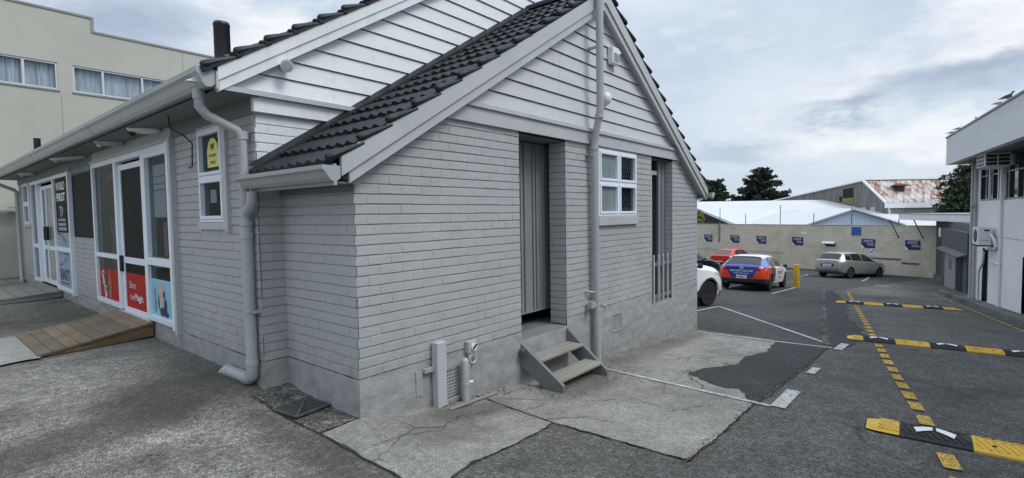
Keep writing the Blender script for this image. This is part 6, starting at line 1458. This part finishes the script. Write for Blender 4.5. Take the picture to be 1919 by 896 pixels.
# --- red hatchback
t, c = make_car('hatchback_car', 'bright red hatchback parked nose to the back wall', 'car', 4.4, 1.47, 1.76, 'hatch', 'pred', ('palewin',), .31)
c['patch']('tail_lamp', 'lampclear', .02, .30, 5.0, 6.0, .012)
c['rear']('number_plate', 'plate', [(.20, .50), (.20, .62), (-.20, .62), (-.20, .50)], .012); c['rear']('rear_diffuser', 'plastic', [(.66, .37), (.66, .45), (-.66, .45), (-.66, .37)], .012); c['rear']('bumper_crease', 'darkred', [(.66, .69), (.66, .71), (-.66, .71), (-.66, .69)], .006)
q = MB(); q.cyl((-.003, 0, .86), .045, .012, 12, (-1, 0, 0)); q.build('emblem', 'rim', t); c['across']('roof_spoiler', 'pred', (.62, .76), 8.6, .022)
place(t, 34.9, 7.95, (.985, -.12))
# --- silver wagon
t, c = make_car('estate_car', 'silver grey estate car parked by the back wall right of the bollard', 'car', 4.7, 1.55, 1.80, 'wagon', 'psilver', (), .33)
c['patch']('tail_lamp', 'lampclear', .02, .36, 4.7, 6.0, .012); c['patch']('chrome_strip', 'rim', .45, 3.2, 5.98, 6.12, .010)
c['rear']('plate_recess', 'grille', [(.40, .66), (.40, .83), (-.40, .83), (-.40, .66)], .006); c['rear']('number_plate', 'plate', [(.26, .68), (.26, .80), (-.26, .80), (-.26, .68)], .014); c['rlett']('plate_lettering', 'plastic', 'KWZ903', .2, .70, .4, .075, .02, .0135)
c['rear']('bumper_strip', 'grille', [(.68, .48), (.68, .53), (-.68, .53), (-.68, .48)], .010); c['rear']('bumper_base', 'plastic', [(.66, .39), (.67, .44), (-.67, .44), (-.66, .39)], .010)
q = MB(); q.cyl((-.003, 0, .93), .05, .012, 12, (-1, 0, 0)); q.build('emblem', 'rim', t)
place(t, 33.0, 1.15, (.906, -.423))
# --- white suv, mostly behind the shop
t, c = make_car('suv_car', 'white sport utility car with dark door lettering half hidden by the shop corner', 'car', 4.55, 1.67, 1.84, 'suv', 'pwhite', ('blackmirror',), .36, rim='rimd')
c['patch']('black_sill', 'plastic', .3, 4.3, 1.0, 2.7, .012); 
for x in (4.55*.185, 4.55*.795):
    for s in (-1, 1):
        q = MB(); R0, R1 = .405, .47; n = 14
        for i in range(n):
            a0, a1 = -.25+(pi+.5)*i/n, -.25+(pi+.5)*(i+1)/n
            P = [(x+R0*cos(a0), s*.928, .35+R0*sin(a0)), (x+R0*cos(a1), s*.928, .35+R0*sin(a1)), (x+R1*cos(a1), s*.905, .35+R1*sin(a1)), (x+R1*cos(a0), s*.905, .35+R1*sin(a0))]
            q.poly(P if s < 0 else P[::-1])
        q.build('arch_trim', 'plastic', t)
q = MB(); wordbars(q, (2.35, -.938, .80), (1, 0, 0), (0, 0, 1), .62, .06, 31); text(q, 'DEMO', (2.35, -.938, .64), (1, 0, 0), (0, 0, 1), w=.66, h=.13, bold=.03); wordbars(q, (2.45, -.936, .56), (1, 0, 0), (0, 0, 1), .5, .035, 33); q.build('door_lettering', 'plastic', t)
hd = Vector((.95, -.31)).normalized(); fr_ = Vector((12.05, 1.14)); sidev = Vector((-hd.y, hd.x))
p = fr_-hd*(4.55*.795)+sidev*.9
place(t, p.x, p.y, (hd.x, hd.y))
# --- black car, nose showing past the shop corner
t, c = make_car('saloon_car', 'black car nose showing past the shop corner in front of the back wall', 'car', 4.5, 1.46, 1.80, 'hatch', 'pblack', (), .32)
q = MB(); q.ball((4.36, -.55, .42), .07, 10, (.5, 1, 1)); q.ball((4.36, .55, .42), .07, 10, (.5, 1, 1)); q.build('fog_lamp', 'lampclear', t)
hd = Vector((.86, -.51)); nose = AT(1333, 490, 29.5); p = Vector((nose.x, nose.y))-hd*4.35
place(t, p.x, p.y, (hd.x, hd.y))

# ================================================================== STREET FURNITURE
z = gz(22.5, .86)
t = thing('bollard', 'square yellow bollard standing between the parked cars', 'bollard', (22.5, .86, z))
b = MB(); b.bbox(22.40, 22.60, .76, .96, z-.05, z+.96, .015); b.build('post', 'bollard', t); b = MB(); b.bbox(22.39, 22.61, .75, .97, z+.962, z+.99, .008); b.build('cap', 'bollard', t)
b = MB(); b.box(22.33, 22.67, .69, 1.03, z+.006, z+.02); b.build('base_plate', 'iron', t)
def rack(x, y, a, lab, w=.62, h=.86):
    z = gz(x, y); t = thing('bike_rack', lab, 'bike rack', (x, y, z), 'black bike hoops in the car park')
    d = Vector((cos(a), sin(a), 0)); o = Vector((x, y, z)); r = .14
    P = [o-d*w/2]+[o-d*(w/2-r+r*cos(k))+Vector((0, 0, h-r+r*sin(k))) for k in [i*pi/10 for i in range(6)]]+[o+d*(w/2-r+r*sin(k))+Vector((0, 0, h-r+r*cos(k))) for k in [i*pi/10 for i in range(6)]]+[o+d*w/2]
    b = MB(); b.tube(P, .03, 8); b.build('hoop', 'plastic', t, smooth=60)
    b = MB(); b.tube([o+d*(w/2*cos(k))+Vector((0, 0, .52-.22*sin(k))) for k in [i*pi/10 for i in range(11)]], .022, 8); b.build('lower_bar', 'plastic', t, smooth=60)
    b = MB(); b.cyl(o-d*w/2, .07, .02, 10); b.cyl(o+d*w/2, .07, .02, 10); b.build('foot', 'plastic', t)
rack(25.4, 5.05, radians(-55), 'black hoop bike rack nearest the orange and blue hatchback')
rack(27.2, 6.15, radians(-55), 'black hoop bike rack just in front of the black car', .62, .86)
# ---- rubber speed humps
HW, HH = .39, .052
PROF = [(-HW/2, .004), (-HW/2+.02, .018), (-.10, .043), (-.03, HH), (.03, HH), (.10, .043), (HW/2-.02, .018), (HW/2, .004)]
def hz(x): 
    for (a, za), (c, zc) in zip(PROF, PROF[1:]):
        if a <= x <= c: return za+(zc-za)*(x-a)/(c-a)
    return .004
def hump_seg(parent, y0, y1, yellow, arrow, cap=0):
    b = MB()
    if cap:
        n = 6; ys = [y0+(y1-y0)*i/n for i in range(n+1)]; rings = []
        for i, y in enumerate(ys):
            k = (n-i)/n if cap > 0 else i/n             # 0 full section .. 1 outer end
            s = sqrt_(max(0, 1-(k**5)*.30)); v = 1-.65*max(0, (k-.5)/.5)
            rings.append([(x*s, y, .003+(zz-.003)*v) for x, zz in PROF])
        m = len(PROF); vs = [p for r in rings for p in r]; fs = [(i*m+k, i*m+k+1, (i+1)*m+k+1, (i+1)*m+k) for i in range(n) for k in range(m-1)]
        fs += [tuple(range(m)), tuple(n*m+k for k in reversed(range(m)))]; b.add(vs, fs); b = fix_normals(b)
    else:
        b.prism([(x, y0, zz) for x, zz in PROF]+[(HW/2, y0, -.02), (-HW/2, y0, -.02)], (0, y1-y0, 0)); b = fix_normals(b)
    # moulded chevron ribs
    n = 9
    for i in range(n):
        for sgn in (-1, 1):
            pts = []
            for k in range(6):
                x = sgn*(.015+.145*k/5); y = y0+(y1-y0)*(i+.5)/n+(.06-abs(x)*.55)*1.0
                if y < y0+.008 or y > y1-.008: continue
                if cap and (abs(y-(y1 if cap < 0 else y0)) < .10): continue
                pts.append((x, y, hz(x)))
            for p, q in zip(pts, pts[1:]): b.bar(Vector(p)+Vector((0, 0, .001)), Vector(q)+Vector((0, 0, .001)), .020, .010)
    o = b.build('yellow_segment' if yellow else 'black_segment', 'yrubber' if yellow else 'rubber', parent, smooth=30)
    for yy in ((y0+y1)/2-.11, (y0+y1)/2+.11):
        for x in (-.105, .105):
            if cap: continue
            q = MB(); q.cyl((x, yy, hz(x)+.0), .016, .008, 10); q.build('bolt_hole', 'dark', o)
    if arrow:
        q = MB(); ym = (y0+y1)/2; T = lambda x, y: (x, y, hz(x)+.0115)
        for sgn in (-1, 1):
            # chevron arms over the crown of the hump
            y_in, y_out = ym+.045, ym-.075 
            A = [(-.125, sgn*.125), (-.045, sgn*.145), (.07, sgn*.012), (-.04, sgn*.012)]
            n = 5
            for k in range(n):
                u0, u1 = k/n, (k+1)/n
                a0 = [(A[0][0]+(A[3][0]-A[0][0])*u, A[0][1]+(A[3][1]-A[0][1])*u) for u in (u0, u1)]; a1 = [(A[1][0]+(A[2][0]-A[1][0])*u, A[1][1]+(A[2][1]-A[1][1])*u) for u in (u0, u1)]
                P = [T(a0[0][0], ym+a0[0][1]), T(a0[1][0], ym+a0[1][1]), T(a1[1][0], ym+a1[1][1]), T(a1[0][0], ym+a1[0][1])]
                q.poly(P if sgn > 0 else P[::-1])
        q.build('arrow_mark', 'reflect', o)
def sqrt_(v): return math.sqrt(v)
H1 = thing('speed_hump', 'nearest rubber speed hump in large yellow and black blocks across the drive', 'speed hump', (0, 0, 0), 'yellow and black rubber speed humps')
y = 0; hump_seg(H1, -.245, 0, True, False, -1); y = -.245
for i in range(5): hump_seg(H1, y-.49, y-.003, i % 2 == 1, i % 2 == 0); y -= .49
hump_seg(H1, y-.42, y-.003, True, False, 1)
def put_hump(o, x, y, yaw, label):
    fx = Vector((cos(yaw), sin(yaw), 0)); n = Vector((-(gz(x+.5, y)-gz(x-.5, y)), 0, 1)).normalized(); fx = (fx-n*fx.dot(n)).normalized(); fy = n.cross(fx)
    o.location = (x, y, gz(x, y)+.014); o.rotation_mode = 'QUATERNION'; o.rotation_quaternion = Matrix((fx, fy, n)).transposed().to_quaternion(); o['label'] = label
H2 = copy_tree(H1); H3 = copy_tree(H1)
put_hump(H1, 3.345, -3.22, radians(2), 'nearest rubber speed hump in large yellow and black blocks across the drive')
put_hump(H2, 9.14, -2.44, radians(9), 'middle of three rubber speed humps, level with the patched asphalt')
put_hump(H3, 16.75, -1.32, radians(14), 'farthest rubber speed hump, close to the kerb end and silver estate car')

# ================================================================== GULLS
def gull(s, o, z, face, size, wing, label, standing=True, lean=.25):
    p = rb(s, o, z); t = thing('seagull', label, 'bird', tuple(p), 'gulls on the roof edge')
    f_ = Vector((face[0], face[1], 0)).normalized(); sd = Vector((-f_.y, f_.x, 0)); U_ = Vector((0, 0, 1)); k = size/.40
    def W_(x, y, zz): return p+(f_*x+sd*y+U_*zz)*k
    # one body: tail, trunk, breast, neck, head
    st_ = [(-.235, .165, .006, .004), (-.17, .175, .030, .012), (-.09, .19, .052, .040), (0, .205, .068, .066), (.07, .225, .066, .070), (.115, .262, .044, .050), (.135, .300, .032, .034), (.150, .330, .037, .036), (.172, .338, .033, .030), (.190, .334, .014, .014)]
    b = MB(); n = 10; vs = []
    for x, zc, ry, rz in st_: vs += [W_(x, ry*cos(2*pi*i/n), zc+rz*sin(2*pi*i/n)) for i in range(n)]
    m = len(st_); fs = [(i*n+k_, i*n+(k_+1) % n, (i+1)*n+(k_+1) % n, (i+1)*n+k_) for i in range(m-1) for k_ in range(n)]+[tuple(reversed(range(n))), tuple((m-1)*n+i for i in range(n))]
    b.add(vs, fs); fix_normals(b).build('body', 'gullw' if wing == 'gullg' else wing, t, smooth=70)
    for sg in (-1, 1):
        b = MB(); prof = [(.085, .225, .045), (.03, .235, .055), (-.07, .215, .046), (-.17, .190, .028), (-.285, .170, .006)]
        vs = []
        for x, zc, h in prof: vs += [W_(x, sg*.058*(1 if x > -.1 else .55), zc+h*.6), W_(x, sg*.074*(1 if x > -.1 else .6), zc), W_(x, sg*.062*(1 if x > -.1 else .5), zc-h)]
        fs = [(i*3+j, i*3+j+1, (i+1)*3+j+1, (i+1)*3+j) for i in range(4) for j in range(2)]
        b.add(vs, fs); b.build('wing', wing, t, smooth=70)
        b = MB(); b.tube([W_(.0, sg*.028, .16), W_(.005, sg*.028, .075), W_(0, sg*.028, .004)], .006*k, 6); b.tube([W_(0, sg*.028, .006), W_(.045, sg*.04, .004)], .005*k, 5); b.tube([W_(0, sg*.028, .006), W_(.045, sg*.018, .004)], .005*k, 5); b.build('leg', 'gullbill', t, smooth=60)
        b = MB(); b.ball(W_(.172, sg*.028, .345), .006*k, 8); b.build('eye', 'dark', t)
    b = MB(); b.tube([W_(.185, 0, .334), W_(.215, 0, .330), W_(.235, 0, .320)], [.011*k, .008*k, .003*k], 8); b.build('bill', 'gullbill', t, smooth=60)
TOPZ = 4.272
gull(-5.55, .66, TOPZ, (-E1.x*.5-.2, -.85), .29, 'gullb', 'large brown speckled gull, the nearest on the roof edge')
gull(-4.75, .66, TOPZ, (.6, -.75), .25, 'gullg', 'grey winged gull standing beside the large brown one')
gull(-2.2, .60, TOPZ-.06, (-.9, .3), .25, 'gullg', 'pale gull alone in the middle of the roof edge, partly hidden')
gull(.10, .66, TOPZ, (.3, -.9), .24, 'gullg', 'gull standing second from the end of the roof edge')
gull(1.15, .66, TOPZ, (-.2, -.95), .24, 'gullg', 'gull at the very end of the roof edge')

# ================================================================== LIGHT, SKY, CAMERA
w = bpy.data.worlds.new('World'); S.world = w; w.use_nodes = True; nt = w.node_tree
bg = nt.nodes['Background']; SUN_EL, SUN_AZ = radians(50), radians(168)     # azimuth clockwise from +y
sky = nt.nodes.new('ShaderNodeTexSky'); sky.sky_type = 'NISHITA'; sky.sun_disc = False; sky.sun_elevation = SUN_EL; sky.sun_rotation = SUN_AZ
tc = nt.nodes.new('ShaderNodeTexCoord'); sp = nt.nodes.new('ShaderNodeSeparateXYZ'); nt.links.new(tc.outputs['Generated'], sp.inputs[0])
def mth(op, a, b=None):
    n = nt.nodes.new('ShaderNodeMath'); n.operation = op
    for i, v in enumerate((a, b)):
        if v is None: continue
        if hasattr(v, 'node'): nt.links.new(v, n.inputs[i])
        else: n.inputs[i].default_value = v
    return n.outputs[0]
zz = mth('ADD', mth('MAXIMUM', sp.outputs['Z'], 0), .16)
cx_, cy_ = mth('DIVIDE', sp.outputs['X'], zz), mth('DIVIDE', sp.outputs['Y'], zz)
cv = nt.nodes.new('ShaderNodeCombineXYZ'); nt.links.new(cx_, cv.inputs[0]); nt.links.new(cy_, cv.inputs[1])
# cloud bank: soft bellies and bright breaks laid out by compass bearing and elevation
K = 10
def k3(c): return tuple(v*K for v in c)
az = mth('ARCTAN2', sp.outputs['X'], sp.outputs['Y']); el = mth('ARCSINE', sp.outputs['Z'])
wob = nt.nodes.new('ShaderNodeTexNoise'); wob.inputs['Scale'].default_value = 5.5; wob.inputs['Detail'].default_value = 8; wob.inputs['Roughness'].default_value = .58
st = nt.nodes.new('ShaderNodeMapping'); st.inputs['Scale'].default_value = (1, 1, 2.4); nt.links.new(tc.outputs['Generated'], st.inputs[0]); nt.links.new(st.outputs[0], wob.inputs['Vector'])
sw_ = nt.nodes.new('ShaderNodeSeparateXYZ'); nt.links.new(wob.outputs['Color'], sw_.inputs[0])
azw = mth('ADD', az, mth('MULTIPLY', mth('SUBTRACT', sw_.outputs[0], .5), .32)); elw = mth('ADD', el, mth('MULTIPLY', mth('SUBTRACT', sw_.outputs[1], .5), .16))
def blob(a, e_, ra, re_, tilt=0):
    da = mth('DIVIDE', mth('SUBTRACT', azw, radians(a)), radians(ra)); dd = mth('SUBTRACT', elw, radians(e_))
    if tilt: dd = mth('SUBTRACT', dd, mth('MULTIPLY', mth('SUBTRACT', azw, radians(a)), tilt))
    de = mth('DIVIDE', dd, radians(re_))
    r2 = mth('ADD', mth('MULTIPLY', da, da), mth('MULTIPLY', de, de))
    return mth('POWER', 2.718, mth('MULTIPLY', r2, -1.0))
def total(bl):
    s = None
    for x in bl:
        v = mth('MULTIPLY', blob(*x[:4], *(x[5:] or ())), x[4]); s = v if s is None else mth('ADD', s, v)
    return s
n1 = noise(nt, st.outputs[0], 2.2, 9, .58); n2 = noise(nt, cv.outputs[0], .8, 9, .55); n3 = noise(nt, st.outputs[0], 7, 8, .6)
cl_ = mix(nt, ramp(nt, n1, [(.38, 0), (.62, 1)]), k3((.53, .63, .77)), k3((.71, .79, .88)))
cl_ = mix(nt, ramp(nt, n2, [(.46, 0), (.68, .4)]), cl_, k3((.80, .86, .93)))
white = total([(26, 17, 9, 5, .9), (95, 15, 9, 3.5, .8), (88, 6.2, 9, 1.5, .75), (62, 4, 7, 2, .5), (80, 10, 8, 2.2, .5), (100, 20, 12, 4, .5), (4, 22, 8, 5, .5), (140, 14, 20, 6, .6), (-40, 15, 20, 7, .6), (70, 16, 14, 5, .25)])
wm_ = ramp(nt, mth('ADD', white, mth('MULTIPLY', mth('SUBTRACT', n3, .5), 1.9)), [(.30, 0), (.85, .92)])
cl_ = mix(nt, wm_, cl_, k3((.95, .965, .98)))
dark = total([(91.5, 11.2, 8, 1.7, 1.0, .12), (83, 8.7, 5, .9, .75), (74, 6.0, 6, 1.3, .65), (67, 3.2, 5, .9, .6), (14, 17, 7, 3.2, 1.0), (18, 12, 6, 2, .5), (120, 12, 12, 2, .8), (-30, 10, 16, 3, .8), (180, 12, 20, 3, .8)])
dm_ = ramp(nt, mth('ADD', dark, mth('MULTIPLY', mth('SUBTRACT', n1, .5), 1.3)), [(.28, 0), (1.0, .9)])
cl_ = mix(nt, dm_, cl_, k3((.38, .46, .59)))
cl_ = mix(nt, ramp(nt, sp.outputs['Z'], [(0.0, .55), (.09, .0)]), cl_, k3((.74, .81, .88)))
cl_ = mix(nt, .92, sky.outputs[0], cl_)
lift = nt.nodes.new('ShaderNodeVectorMath'); lift.operation = 'SCALE'; nt.links.new(cl_, lift.inputs[0])
nt.links.new(mth('ADD', mth('MULTIPLY', ramp(nt, sp.outputs['Z'], [(.34, 0), (.9, 1)]), .95), 1.0), lift.inputs['Scale'])
nt.links.new(lift.outputs[0], bg.inputs['Color']); bg.inputs['Strength'].default_value = .106
sun = bpy.data.lights.new('Sun', 'SUN'); sun.energy = 1.7; sun.angle = radians(22); sun.color = (1, .965, .92)
so = bpy.data.objects.new('Sun', sun); COL.objects.link(so)
d = Vector((sin(SUN_AZ)*cos(SUN_EL), cos(SUN_AZ)*cos(SUN_EL), sin(SUN_EL)))
so.rotation_mode = 'QUATERNION'; so.rotation_quaternion = d.to_track_quat('Z', 'Y'); so.location = (0, -10, 30)
cd = bpy.data.cameras.new('Camera'); cd.sensor_width = 36; cd.lens = FPX/1919*36; cd.clip_end = 2000; cd.clip_start = .05
co = bpy.data.objects.new('Camera', cd); COL.objects.link(co)
m = Matrix((RGT, UPV, -FWD)).transposed().to_4x4(); m.translation = EYE; co.matrix_world = m
S.camera = co
S.view_settings.view_transform = 'Standard'; S.view_settings.look = 'None'; S.view_settings.exposure = 0; S.view_settings.gamma = 1
S.render.engine = 'CYCLES'; S.render.resolution_x, S.render.resolution_y = 1024, 478
S.cycles.max_bounces = 8; S.cycles.transparent_max_bounces = 12
